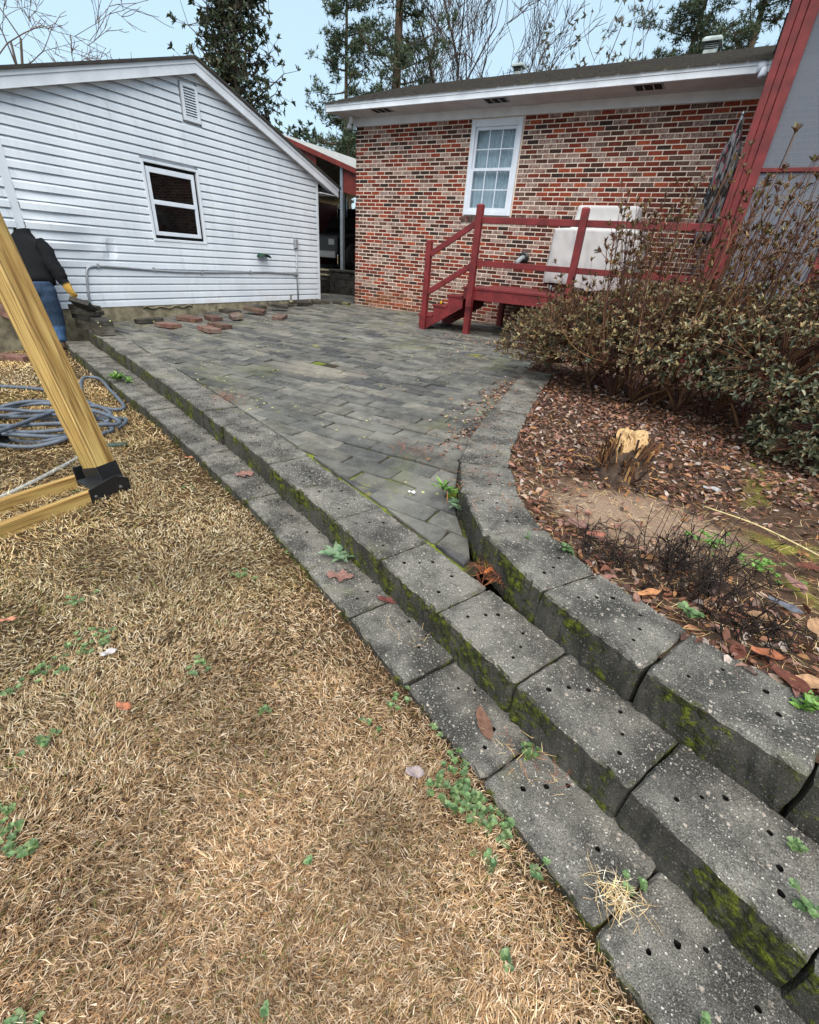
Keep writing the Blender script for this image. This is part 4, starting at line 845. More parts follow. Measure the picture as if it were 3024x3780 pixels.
# ------------------------------------------------------------------ screened porch
PX, PY = 7.085, -2.0
porch = thing('screened_porch', 'screened porch with dark red posts and rails at the right end of the house', 'porch', (9, -1, 0))
m = MB(); m.box((PX, PY, -.05), (PX + .075, PY + .09, 3.95)); m.build('post', RED, porch, bevel=.004)
m = MB(); m.box((PX + .079, PY + .006, -.05), (PX + .150, PY + .09, 3.95)); m.build('post', RED, porch, bevel=.004)
m = MB(); m.box((PX + .154, PY - .012, -.05), (PX + .255, PY + .088, 3.95)); m.build('post', RED, porch, bevel=.005)
for x in (8.19, 9.35, 10.5): m = MB(); m.box((x, PY, -.05), (x + .10, PY + .088, 3.95)); m.build('post', RED, porch, bevel=.005)
XS = [PX + .255, 8.19, 8.29, 9.35, 9.45, 10.5]
for a, b in ((XS[0], XS[1]), (XS[2], XS[3]), (XS[4], XS[5])):
    for z0, z1 in ((2.185, 2.225), (.68, .74), (3.80, 3.94)): m = MB(); m.box((a, PY + .012, z0), (b, PY + .062, z1)); m.build('rail', RED, porch, bevel=.003)
    for z0, z1 in ((.74, 2.185), (2.225, 3.80)): m = MB(); m.box((a, PY + .034, z0), (b, PY + .037, z1)); m.build('screen', MAT['screen_mesh'], porch)
    m = MB(); m.box((a, PY + .02, -.05), (b, PY + .05, .68)); m.build('skirt_panel', RED, porch)
m = MB(); m.box((PX, PY + .09, DZ - .06), (10.6, -.02, DZ)); m.build('floor', RED, porch)
# end wall of the porch toward the deck
for y in (-1.0,): m = MB(); m.box((PX + .01, y, DZ), (PX + .09, y + .08, 3.95)); m.build('post', RED, porch)
m = MB(); m.box((PX + .03, PY + .1, DZ), (PX + .034, -1.0, 3.9)); m.box((PX + .03, -.92, DZ), (PX + .034, -.05, 3.9)); m.build('screen', MAT['screen_mesh'], porch)
# roof of the porch and the grey corner board standing above the house eave
m = MB(); m.box((PX - .05, PY - .25, 3.96), (10.9, .6, 4.08)); m.build('roof', MAT['shingle'], porch)
m = MB(); m.box((PX - .045, EV - .05, 3.605), (PX + .2, EV - .02, 3.955)); m.box((PX - .04, -.75, 3.62), (PX + .02, EV - .05, 3.955)); m.build('corner_board', MAT['soffit'], porch)
m = MB(); m.box((PX - .062, EV - .06, 3.60), (PX - .0455, EV - .01, 3.955)); m.build('edge_trim', MAT['dark'], porch)
# things half seen inside the porch
m = MB(); m.lathe([(.03, 0), (.04, .02), (.018, .04), (.018, 1.2), (.05, 1.22)], (7.95, -.9, DZ + .001), 14); lp = m.build('stand', MAT['white_trim'], thing('floor_lamp', 'white floor lamp standing inside the screened porch', 'lamp', (7.95, -.9, DZ)), True)
m = MB(); m.lathe([(.16, 1.18), (.11, 1.42)], (7.95, -.9, DZ), 18); m.build('lamp_shade', MAT['cut_wood'], lp.parent, True)

# ------------------------------------------------------------------ swing-set frame of treated pine
def board(name, p, q, w, h, parent, mat, up=(0, 0, 1), ch=.005):
    """a timber whose own X axis runs along it"""
    p, q = np.array(p, float), np.array(q, float); L = np.linalg.norm(q - p); d = (q - p) / L; a = np.cross(np.array(up, float), d); a /= np.linalg.norm(a); b = np.cross(d, a)
    m = MB(); m.beam((-L / 2, 0, 0), (L / 2, 0, 0), w, h, (0, 0, 1), ch=ch); o = m.build(name, mat, None)
    c = (p + q) / 2; o.parent = parent; WLOC[o] = c; Mx = Matrix(((d[0], a[0], b[0]), (d[1], a[1], b[1]), (d[2], a[2], b[2]))).to_4x4(); Mx.translation = Vector(c - WLOC[parent]); o.matrix_local = Mx; return o
sw = thing('swing_set_frame', 'yellow treated timber play-set frame with black metal foot bracket on the lawn', 'play set', (4.4, -8.3, -.4))
B0 = np.array([4.352, -8.288, -.32]); Dl = np.array([4.055, -8.334, .732]) - B0; Dl /= np.linalg.norm(Dl)
lg = board('leg', B0, B0 + Dl * 2.9, .125, .135, sw, MAT['treated_pine'], (.2, -1, .1))
b1 = board('base_board', (4.47, -8.36, -.355), (4.60, -10.2, -.36), .04, .09, sw, MAT['treated_pine'])
b2 = board('base_board', (4.20, -8.28, -.355), (4.27, -10.2, -.36), .04, .09, sw, MAT['treated_pine'])
br = board('bracket', B0 - Dl * .02, B0 + Dl * .09, .135, .145, sw, MAT['black_metal'], (.2, -1, .1), .003)
m = MB(); m.prism([(-8.46, -.405), (-8.22, -.405), (-8.22, -.30), (-8.30, -.26), (-8.46, -.30)], 'x', 4.492, 4.500); m.build('bracket', MAT['black_metal'], sw); m = MB(); m.box((4.32, -8.44, -.305), (4.4915, -8.23, -.297)); m.build('bracket_plate', MAT['black_metal'], sw); m = MB(); m.box((4.22, -8.40, -.395), (4.228, -8.22, -.25)); m.build('bracket', MAT['black_metal'], sw)
for y, z in ((-8.43, -.35), (-8.28, -.34)): m = MB(); m.lathe([(.010, 0), (.010, .006), (.006, .008)], (4.500, y, z), 10, axis='x'); m.build('bolt', MAT['bolt_metal'], sw)
for t, w_ in ((1.02, .03), (1.06, .05), (1.09, .045)):
    pass

# ------------------------------------------------------------------ garden hose and pipes
gh = MB()
rr = random.Random(5); P = []
for k in range(150):
    a = k * 2 * math.pi / 26; r1 = .62 + .13 * math.sin(k * .21) + rr.uniform(-.02, .02); r2_ = .34 + .06 * math.sin(k * .17 + 1)
    ox = 2.95 + .14 * math.sin(k * .05); oy = -8.05 + .08 * math.cos(k * .06)
    ux, uy = .75, .66; px, py = ox + ux * r1 * math.cos(a) - uy * r2_ * math.sin(a) * .8, oy + uy * r1 * math.cos(a) * .7 + ux * r2_ * math.sin(a)
    P.append((px, py, float(lawn_z(px, py)) + .035 + .018 * (k // 26) + .02 * math.sin(k * .9)))
P = P + [(2.6, -7.6, -.33), (2.2, -7.35, -.36), (1.8, -7.15, -.36), (1.6, -7.0, -.37), (1.75, -6.93, -.37), (2.2, -7.08, -.37), (2.7, -7.25, -.36), (2.95, -7.36, -.36), (2.9, -7.46, -.36), (2.6, -7.48, -.36), (2.2, -7.42, -.36), (1.6, -7.6, -.38), (1.1, -7.9, -.39)]
gh.tube(cr(P, 3), .0165, 7); tag(gh.build('garden_hose', MAT['hose_rubber'], None, True), 'long grey garden hose coiled in loops on the brown lawn', 'hose')
m = MB(); L_ = cr([(3.78, -7.82, -.372), (3.70, -8.02, -.374), (3.85, -8.3, -.375), (4.05, -8.75, -.377), (4.2, -9.4, -.37), (4.3, -10.3, -.36)], 6); pr_ = thing('water_pipe', 'thin grey pipe with green end lying behind the play-set board', 'pipe', (3.9, -8.3, -.39))
m.tube(L_[8:], .014, 8); m.build('pipe', MAT['pipe_grey'], pr_, True); m = MB(); m.tube(L_[:10], .020, 10); m.build('green_sleeve', MAT['hose_green'], pr_, True)
m = MB(); V_ = [(3.12, -8.36, -.36), (2.75, -8.62, -.36), (2.2, -9.0, -.37)]; m.tube(V_, .058, 16, cap=False); bp = m.build('drain_pipe', MAT['black_metal'], None, True); sm = bp.modifiers.new('solid', 'SOLIDIFY'); sm.thickness = .006; tag(bp, 'open end of a black drain pipe on the lawn by the hose', 'pipe')

# ------------------------------------------------------------------ loose and stacked pavers
RC = [s(96, 66, 58), s(108, 78, 70), s(84, 60, 54), s(92, 72, 66)]; DC = [s(54, 50, 44), s(44, 42, 39), s(64, 58, 50), s(50, 45, 40)]
def loose(x, y, z, rot, label, cols, l=.385, w=.19, h=.058, group='loose pavers by the garage', rx=0, ry=0):
    me = slab_mesh('loose_paver', rect_pts(l, w, hash((x, y)) % 1000), h, int(x * 100), MAT['paver'], random.choice(cols), .005)
    bm = bmesh.new(); bm.from_mesh(me); ed = [e for e in bm.edges if e.is_boundary]; bmesh.ops.contextual_create(bm, geom=ed); bm.to_mesh(me); bm.free()
    o = link('loose_paver', me, None, (x, y, z), (R(rx), R(ry), R(rot))); return tag(o, label, 'paver', group)
pz = lambda x, y: float(patio_z(x, y))
LP = [(.31, -5.085, 8, 'single reddish paver lying alone left of the others, out from the garage', 0, RC), (1.06, -4.92, -10, 'reddish paver lying nearest the camera of the loose ones by the garage', 0, RC), (.93, -4.62, -6, 'reddish paver tucked behind the nearest loose paver on the patio', .0, RC),
      (.16, -4.14, -18, 'reddish paver third from the left in the loose row by the garage', 0, RC), (.32, -3.80, -30, 'reddish paver with a raised corner in the middle of the loose row', .02, RC), (.10, -3.17, 30, 'broad reddish paver tilted on others toward the right of the loose row', .045, RC), (.72, -3.15, -60, 'reddish paver lying crosswise at the right front of the loose row', 0, RC),
      (.02, -4.50, 14, 'dark red paver second from the left in the loose row by the garage', 0, RC), (-.06, -2.42, 52, 'long dark paver propped slanting on the right end of the loose row', .07, DC), (-.25, -3.45, 5, 'grey mossy paver lying close against the garage footing', 0, DC), (-.33, -2.75, 82, 'dark brown paver leaning along the garage footing', .03, DC), (-.36, -1.95, 86, 'dark paver lying under the outdoor water tap', 0, DC),
      (-.28, -1.45, 78, 'dark paver on edge below the right conduit', .02, DC), (-.42, -.75, 60, 'grey paver lying at the right corner of the garage', .01, DC), (-.05, -.42, 20, 'grey paver lying in the gap between garage and house', 0, DC), (-.22, -5.05, 82, 'brown paver half hidden against the garage foundation near the stack', 0, DC)]
for x, y, a, lb, up_, cc in LP: loose(x, y, pz(x, y) + .062 + up_, a, lb, cc, rx=random.uniform(-3, 3) + (6 if up_ else 0), ry=random.uniform(-3, 3) + (9 if up_ > .03 else 0))
ORD = ['bottom', 'second from bottom', 'third from bottom', 'fourth from bottom', 'topmost']
for i in range(5): loose(-.15 + random.uniform(-.04, .04), -5.97 + random.uniform(-.02, .02), -.15 + .062 * (i + 1), 12 + random.uniform(-9, 9), 'dark mossy paver, %s in the taller stack by the worker' % ORD[i], DC, group='stacked pavers')
ORD = ['bottom', 'middle', 'topmost']
for i in range(3): loose(.34 + random.uniform(-.02, .02), -6.06 + random.uniform(-.02, .02), -.145 + .062 * (i + 1), -14 + random.uniform(-5, 5), 'dark paver, %s in the lower stack on the middle block course' % ORD[i], DC, group='stacked pavers')
loose(.02, -7.05, float(lawn_z(.02, -7.05)) + .075, 30, 'brown paver lying alone on the lawn behind the timber leg', RC)
HELDP = loose(.13, -6.12, .225, 30, 'dark paver held in the gloved right hand above the stack', [s(40, 38, 36)], l=.26, rx=-35, ry=12, group='pavers in hand')

# ------------------------------------------------------------------ person
FH = np.array([-.488, .873, 0.]); RH = np.array([.873, .488, 0.]); P0 = np.array([-.30, -6.42, 0.])
pt = lambda a, b, z: P0 + RH * a + FH * b + np.array([0, 0, z])
def skin(name, J, E, root):
    me = bpy.data.meshes.new(name); ks = list(J); ix = {k: i for i, k in enumerate(ks)}
    me.from_pydata([tuple(J[k][0]) for k in ks], [(ix[a], ix[b]) for a, b in E], []); o = bpy.data.objects.new(name, me); COL.objects.link(o)
    md = o.modifiers.new('skin', 'SKIN'); md.use_smooth_shade = True; sub = o.modifiers.new('sub', 'SUBSURF'); sub.levels = sub.render_levels = 2
    for i, k in enumerate(ks):
        r_ = J[k][1]; r_ = (r_, r_) if np.isscalar(r_) else r_; r_ = tuple(q * (1.25 if max(r_) > .03 else 1.05) for q in r_); sv = me.skin_vertices[0].data[i]; sv.radius = r_; sv.use_root = (k == root)
    dg = bpy.context.evaluated_depsgraph_get(); ev = o.evaluated_get(dg); nm = bpy.data.meshes.new_from_object(ev); bpy.data.objects.remove(o); return nm
def near_cols(me, segs):
    """colour each vertex by its nearest bone"""
    V = np.array([v.co for v in me.vertices]); best = np.full(len(V), 1e9); C = np.zeros((len(V), 4), np.float32)
    for a, b, c in segs:
        a, b = np.array(a), np.array(b); d = b - a; t = np.clip(((V - a) @ d) / (d @ d), 0, 1); q = np.linalg.norm(V - (a + t[:, None] * d), axis=1); k = q < best; best[k] = q[k]; C[k] = (*c, 1)
    at = me.attributes.get('Col') or me.attributes.new('Col', 'FLOAT_COLOR', 'POINT'); at.data.foreach_set('color', C.ravel())
BLK, JEAN, GLV, BOOT = s(24, 25, 28), s(58, 88, 128), s(176, 140, 70), s(150, 126, 100)
J = {'pel': (pt(0, .0, .36), (.10, .085)), 'wai': (pt(-.03, .05, .52), (.135, .11)), 'che': (pt(-.12, .14, .72), (.165, .125)), 'nek': (pt(-.24, .25, .90), .06), 'hed': (pt(-.295, .33, 1.0), (.075, .085)), 'crn': (pt(-.345, .38, 1.07), .065),
     'rsh': (pt(.035, .16, .83), .083), 'rel': (pt(.185, .14, .60), .060), 'rwr': (pt(.31, .12, .41), .042), 'rpa': (pt(.345, .115, .34), (.050, .034)),
     'lsh': (pt(-.30, .18, .80), .083), 'lel': (pt(-.42, .06, .52), .060), 'lwr': (pt(-.44, -.13, .30), .038), 'lpa': (pt(-.44, -.18, .24), (.042, .026)),
     'rhi': (pt(.085, .0, .27), .07), 'rkn': (pt(.075, .06, -.02), .06), 'ran': (pt(.05, .02, -.34), .052), 'rto': (pt(.06, .15, -.395), .042),
     'lhi': (pt(-.085, .02, .27), .07), 'lkn': (pt(-.15, .12, -.02), .06), 'lan': (pt(-.2, .09, -.34), .052), 'lto': (pt(-.22, .22, -.395), .042)}
E_ = [('pel', 'wai'), ('wai', 'che'), ('che', 'nek'), ('nek', 'hed'), ('hed', 'crn'), ('che', 'rsh'), ('rsh', 'rel'), ('rel', 'rwr'), ('rwr', 'rpa'), ('che', 'lsh'), ('lsh', 'lel'), ('lel', 'lwr'), ('lwr', 'lpa'), ('pel', 'rhi'), ('rhi', 'rkn'), ('rkn', 'ran'), ('ran', 'rto'), ('pel', 'lhi'), ('lhi', 'lkn'), ('lkn', 'lan'), ('lan', 'lto')]
for sd, h in (('r', 1), ('l', -1)):
    pa, wr = J[sd + 'pa'][0], J[sd + 'wr'][0]; d = (pa - wr) / np.linalg.norm(pa - wr); ac = np.cross(d, FH); ac /= np.linalg.norm(ac); fo = np.cross(ac, d)
    for k, (off, ln) in enumerate(((-.030, .062), (-.010, .072), (.010, .068), (.029, .055))):
        a = pa + ac * off * .9 + d * .015; b = a + d * ln * .5 + fo * .012; c = b + d * ln * .28 + fo * .032
        J[f'{sd}f{k}a'] = (a + d * .012, .0135); J[f'{sd}f{k}b'] = (b, .0125); J[f'{sd}f{k}c'] = (c, .011); E_ += [(sd + 'pa', f'{sd}f{k}a'), (f'{sd}f{k}a', f'{sd}f{k}b'), (f'{sd}f{k}b', f'{sd}f{k}c')]
    a = wr + (pa - wr) * .6 - ac * .045; J[f'{sd}ta'] = (a, .0125); J[f'{sd}tb'] = (a + d * .045 - ac * .008 + fo * .02, .011); E_ += [(sd + 'pa', f'{sd}ta'), (f'{sd}ta', f'{sd}tb')]
person = thing('person', 'person in black hoodie, blue jeans and tan work gloves stooping beside the paver stack', 'person', tuple(pt(0, .05, -.42)))
bme = skin('body', J, E_, 'pel')
g_ = lambda k: J[k][0]
near_cols(bme, [(g_('wai'), g_('nek'), BLK), (g_('nek'), g_('crn'), BLK), (g_('rsh'), g_('rel'), BLK), (g_('rel'), g_('rwr') - (g_('rwr') - g_('rel')) * .08, BLK), (g_('rwr'), g_('rpa') + (g_('rpa') - g_('rwr')) * 1.2, GLV), (g_('lsh'), g_('lel'), BLK), (g_('lel'), g_('lwr') - (g_('lwr') - g_('lel')) * .08, BLK), (g_('lwr'), g_('lpa') + (g_('lpa') - g_('lwr')) * 1.2, GLV),
                 (g_('rhi'), g_('rkn'), JEAN), (g_('lhi'), g_('lkn'), JEAN), (g_('pel'), g_('pel') - (0, 0, .05), JEAN), (g_('rkn'), g_('ran') + (0, 0, .06), JEAN), (g_('lkn'), g_('lan') + (0, 0, .06), JEAN), (g_('ran'), g_('rto'), BOOT), (g_('lan'), g_('lto'), BOOT)])
bme.materials.append(MAT['cloth']); link('body', bme, person)
# hoodie: looser shell over the torso with hem and hood; jeans legs looser too
JJ = {'hem': (pt(-.005, .02, .375), (.172, .150)), 'he2': (pt(-.02, .035, .43), (.180, .156)), 'wai': (pt(-.04, .06, .54), (.176, .15)), 'che': (pt(-.12, .145, .73), (.196, .158)), 'nek': (pt(-.22, .235, .885), (.125, .105)), 'hoo': (pt(-.285, .32, .99), (.115, .12)), 'hop': (pt(-.345, .38, 1.075), (.09, .095)),
      'rsh': (pt(.05, .16, .835), .100), 'rm': (pt(.12, .155, .715), .088), 'rel': (pt(.187, .14, .60), .078), 'rf': (pt(.25, .13, .505), .066), 'rcf': (pt(.298, .122, .432), .050),
      'lsh': (pt(-.30, .18, .805), .100), 'lm': (pt(-.36, .12, .66), .088), 'lel': (pt(-.42, .06, .52), .078), 'lf': (pt(-.43, -.04, .40), .066), 'lcf': (pt(-.44, -.12, .315), .050)}
EJ = [('hem', 'he2'), ('he2', 'wai'), ('wai', 'che'), ('che', 'nek'), ('nek', 'hoo'), ('hoo', 'hop'), ('che', 'rsh'), ('rsh', 'rm'), ('rm', 'rel'), ('rel', 'rf'), ('rf', 'rcf'), ('che', 'lsh'), ('lsh', 'lm'), ('lm', 'lel'), ('lel', 'lf'), ('lf', 'lcf')]
jme = skin('hoodie', JJ, EJ, 'che')
def crumple(me, amp, fr):
    for v in me.vertices:
        n = v.normal; a = math.sin(v.co.z * fr + v.co.x * 9 + 2 * math.sin(v.co.y * 13)) + .6 * math.sin(v.co.z * fr * 2.1 - v.co.x * 17); v.co += n * a * amp
crumple(jme, .006, 34); near_cols(jme, [((0, 0, 0), (0, 0, 1), BLK)]); jme.materials.append(MAT['cloth']); link('hoodie', jme, person)
jm = MB()
for sg, pts in ((1, [(.075, 0, .36, .125), (.085, .0, .26, .120), (.085, .035, .10, .104), (.078, .06, -.03, .093), (.065, .045, -.17, .086), (.055, .025, -.29, .088)]), (-1, [(-.075, 0, .36, .125), (-.085, .02, .26, .120), (-.12, .08, .10, .104), (-.15, .12, -.03, .093), (-.18, .105, -.17, .086), (-.195, .09, -.29, .088)])):
    jm.tube([pt(a_, b_, z_) for a_, b_, z_, r_ in pts], [r_ for *_, r_ in pts], 14)
jm.lathe([(.02, .22), (.12, .25), (.172, .31), (.178, .38), (.165, .45)], tuple(pt(0, 0, 0)), 18)
jo = jm.build('jeans', MAT['cloth'], None); jo.modifiers.new('r', 'REMESH').voxel_size = .014; sm_ = jo.modifiers.new('s', 'SMOOTH'); sm_.iterations = 5; lme = bpy.data.meshes.new_from_object(jo.evaluated_get(bpy.context.evaluated_depsgraph_get())); off_ = Vector(jo.location); bpy.data.objects.remove(jo); lme.transform(Matrix.Translation(off_)); lme.materials.clear()
crumple(lme, .0025, 26); near_cols(lme, [(pt(0, 0, .5), pt(0, 0, -.05), s(52, 68, 90)), (pt(0, 0, -.15), pt(0, 0, -.4), s(66, 94, 130))]); lme.materials.append(MAT['cloth']); lme.polygons.foreach_set('use_smooth', np.ones(len(lme.polygons), bool)); link('jeans', lme, person)
hp_ = pt(-.44, -.20, .12); loose(hp_[0], hp_[1], hp_[2], 20, 'brown paver held in the left hand behind the timber leg', RC, rx=75, ry=20, group='pavers in hand')

# ------------------------------------------------------------------ leaf tools
def frames(D, rnd):
    """side and normal vectors for unit directions D, with random roll"""
    a = np.cross(D, rnd); a /= np.linalg.norm(a, axis=1)[:, None] + 1e-9; return a, np.cross(a, D)
def leaf_arrays(P, D, N, L, Wd, C, fold=.25, droop=.15):
    """six-point folded leaves: P base, D direction, N normal-ish, L length, Wd width"""
    n = len(P); A = np.cross(D, N); A /= np.linalg.norm(A, axis=1)[:, None] + 1e-9; N = np.cross(A, D); L = L[:, None]; Wd = Wd[:, None]
    v0 = P; v1 = P + D * L * .35 + A * Wd * .5 + N * Wd * fold; v2 = P + D * L * .35 - A * Wd * .5 + N * Wd * fold; v3 = P + D * L * .45 - N * L * .02
    v4 = P + D * L * .75 + A * Wd * .34 + N * (Wd * fold - L * droop * .4); v5 = P + D * L * .75 - A * Wd * .34 + N * (Wd * fold - L * droop * .4); v6 = P + D * L - N * L * droop
    V = np.stack([v0, v1, v2, v3, v4, v5, v6], 1).reshape(-1, 3); b = (np.arange(n) * 7)[:, None]
    F = np.concatenate([b + np.array(t) for t in ((0, 1, 3), (0, 3, 2), (1, 4, 3), (2, 3, 5), (3, 4, 6), (3, 6, 5))]); return V, F, np.repeat(C, 7, 0)
def unit(v): return v / (np.linalg.norm(v, axis=-1, keepdims=True) + 1e-9)
def rnd3(n): return unit(rng.normal(size=(n, 3)))
def pick(cols, n, var=.25):
    c = np.array(cols)[rng.integers(0, len(cols), n)]; return np.c_[np.clip(c * rng.uniform(1 - var, 1 + var, (n, 1)), 0, 1), np.ones(n)]
class Tubes:
    """many thin tapered twigs into one mesh"""
    def __init__(s_): s_.V = []; s_.F = []; s_.C = []; s_.n = 0
    def add(s_, P, r0, r1, col, k=3):
        P = np.asarray(P, float); m_ = len(P); T = unit(np.gradient(P, axis=0)); u_ = np.cross(T, [.31, .57, .76]); u_ = unit(u_); w_ = np.cross(T, u_); r = np.linspace(r0, r1, m_)[:, None]
        ring = [P + r * (math.cos(2 * math.pi * j / k) * u_ + math.sin(2 * math.pi * j / k) * w_) for j in range(k)]; V = np.stack(ring, 1).reshape(-1, 3)
        i, j = np.meshgrid(np.arange(m_ - 1), np.arange(k), indexing='ij'); a = (i * k + j).ravel(); b = (i * k + (j + 1) % k).ravel()
        s_.F.append(np.c_[a, b, b + k, a + k] + s_.n); s_.V.append(V); s_.C.append(np.tile((*col, 1), (len(V), 1))); s_.n += len(V)
    def obj(s_, name, mat, parent): return np_obj(name, np.concatenate(s_.V), np.concatenate(s_.F), mat, parent, np.concatenate(s_.C), True)
def bez(a, b, c, n=6):
    t = np.linspace(0, 1, n)[:, None]; return (1 - t) ** 2 * a + 2 * t * (1 - t) * b + t * t * c

# ------------------------------------------------------------------ big azalea bush
bush = thing('azalea_bush', 'large overgrown evergreen azalea bush with bare twiggy shoots beside the deck', 'bush', (7.3, -4.7, -.03))
MO = [((5.95, -4.15, .30), (.62, .62, .42), .9), ((6.45, -4.35, .42), (.75, .75, .46), 1.1), ((7.05, -4.55, .52), (.85, .75, .50), 1.4), ((7.65, -4.75, .52), (.9, .8, .56), 1.5), ((8.25, -5.1, .50), (.85, .75, .60), 1.6), ((8.75, -5.0, .55), (.8, .8, .7), .8), ((8.30, -5.62, .16), (.48, .32, .30), .9), ((7.2, -3.8, .55), (1.2, .6, .5), .7)]
tips = []; wts = np.array([m_[2] for m_ in MO]); NW = 6200
for k, n in enumerate((wts / wts.sum() * NW).astype(int)):
    c, r_, _ = MO[k]; d = rnd3(n * 3); d = d[d[:, 2] > (-.35 if k != 6 else -.6)][:n]; rad = rng.uniform(.62, 1.05, (len(d), 1)) ** .6
    p = np.array(c) + d * np.array(r_) * rad; tips.append(np.c_[p, d])
tips = np.concatenate(tips); tips = tips[tips[:, 2] > .03]
# hollow under the left half where the ground shows
tips = tips[~((tips[:, 0] < 7.75) & (tips[:, 2] < .26) & (tips[:, 1] < -4.35) & (tips[:, 0] > 6.2))]
P = tips[:, :3]; Dn = unit(tips[:, 3:] * .7 + np.array([0, 0, .6]) + rng.normal(0, .25, (len(P), 3)))
tw = Tubes(); BR = [s(80, 50, 42), s(98, 66, 50), s(62, 42, 38), s(118, 86, 60)]
stems = np.array([(6.75, -4.55, -.03), (6.95, -4.75, -.03), (7.15, -4.5, -.03), (7.35, -4.75, -.03), (7.6, -4.65, -.03), (7.85, -4.95, -.03), (8.1, -4.8, -.03), (8.4, -5.1, -.03), (6.45, -4.3, -.03), (8.25, -5.45, -.03)])
mids = []
for st in stems:
    for k in range(9):
        a = rng.uniform(0, 6.28); e_ = st + np.array([math.cos(a) * rng.uniform(.25, .75), math.sin(a) * rng.uniform(.2, .6), rng.uniform(.22, .60)]); q = bez(st, st + (e_ - st) * .4 + (0, 0, .16) + rng.normal(0, .05, 3), e_, 7); tw.add(q, .014, .006, random.choice(BR), 4); mids += [e_, q[4], q[5]]
mids = np.array(mids)
for p, d in zip(P, Dn):
    k = ((mids - (p - d * .12)) ** 2).sum(1).argmin(); a = mids[k]; mid = (a + p) / 2 + rng.normal(0, .03, 3) + (0, 0, -.03); tw.add(bez(a, mid, p, 5), .0035, .0016, BR[rng.integers(0, 4)], 3)
LEAFG = [s(72, 80, 56), s(60, 68, 50), s(92, 96, 72), s(52, 58, 44), s(118, 122, 100), s(96, 90, 62), s(112, 100, 72), s(134, 136, 112)]
LEAFB = [s(128, 100, 68), s(112, 80, 60), s(146, 124, 84), s(98, 92, 62), s(84, 68, 56), s(150, 142, 104), s(160, 140, 96)]
def whorls(P, D, nl, L0, L1, cols, spread=1.0, wr=.36):
    n = len(P); Pk = np.repeat(P, nl, 0); Dk = np.repeat(D, nl, 0); sd = np.cross(Dk, rnd3(n * nl)); sd = unit(sd); el = rng.uniform(.15, .85, (n * nl, 1)) * spread
    Dl_ = unit(Dk * (1.05 - el) + sd * el + rng.normal(0, .08, (n * nl, 3))); L = rng.uniform(L0, L1, n * nl); return leaf_arrays(Pk - Dk * .012 * rng.uniform(0, 1, (n * nl, 1)), Dl_, Dk, L, L * wr * rng.uniform(.8, 1.2, n * nl), cols(n * nl, Pk))
def bcols(n, Pk):
    c = pick(LEAFG, n, .3); b = pick(LEAFB, n, .3); f = np.clip((7.6 - Pk[:, 0]) / 1.8 + .3 + (Pk[:, 2] - .55) * 1.1, .08, .85); k = rng.random(n) < f; c[k] = b[k]; return c
V, F, C = whorls(P, Dn, 7, .028, .055, bcols)
# lower inner leaves, larger and darker
n = 900; ii = rng.integers(0, len(P), n); P2 = P[ii] - Dn[ii] * rng.uniform(.04, .2, (n, 1)); V2, F2, C2 = whorls(P2, unit(Dn[ii] + rng.normal(0, .5, (n, 3))), 4, .035, .06, lambda m_, q: pick([s(52, 58, 44), s(64, 68, 50), s(44, 46, 36)], m_, .25))
# upright shoots with bud clusters
sp = []; sdv = []
for k in range(300):
    x = 5.9 + 3.1 * rng.random() ** .75; y = -4.55 + rng.uniform(-.75, .6); b = mids[((mids[:, :2] - (x, y)) ** 2).sum(1).argmin()]
    top = 1.05 + .9 * math.exp(-((x - 7.3) / 1.0) ** 2) * rng.uniform(.2, 1.0) + .35 * max(0, x - 7.4) * rng.random()
    if x < 6.5: top = rng.uniform(.55, .85 + .5 * max(0, x - 6.0))
    e_ = np.array([x + rng.normal(0, .12) + (.12 if x > 7 else -.12), y + rng.normal(0, .1), top * rng.uniform(.85, 1.05)]); q = bez(b, b * .4 + e_ * .6 + (0, 0, -.12) + rng.normal(0, .05, 3), e_, 9); tw.add(q, .0065, .0022, BR[rng.integers(0, 4)], 4)
    sp.append(e_); sdv.append(unit(q[-1] - q[-2]))
    for j in range(rng.integers(2, 7)):
        o_ = q[rng.integers(3, 8)]; t_ = o_ + np.array([rng.normal(0, .09), rng.normal(0, .09), rng.uniform(.06, .26)]); tw.add(bez(o_, (o_ + t_) / 2 + rng.normal(0, .02, 3), t_, 5), .003, .0016, BR[rng.integers(0, 4)], 3); sp.append(t_); sdv.append(unit(t_ - o_))
sp = np.array(sp); sdv = unit(np.array(sdv) + rng.normal(0, .1, (len(sp), 3))); V3, F3, C3 = whorls(sp, sdv, 7, .03, .058, lambda m_, q: pick([s(104, 70, 48), s(84, 56, 44), s(126, 100, 62), s(110, 104, 66), s(70, 48, 40)], m_, .3), .7, .34)
F2 = F2 + len(V); F3 = F3 + len(V) + len(V2)
fo = np_obj('foliage', np.concatenate([V, V2, V3]), np.concatenate([F, F2, F3]), MAT['leaf'], bush, np.concatenate([C, C2, C3]), True); fo['kind'] = 'stuff'
o = tw.obj('twigs', MAT['twig'], bush); o['kind'] = 'stuff'

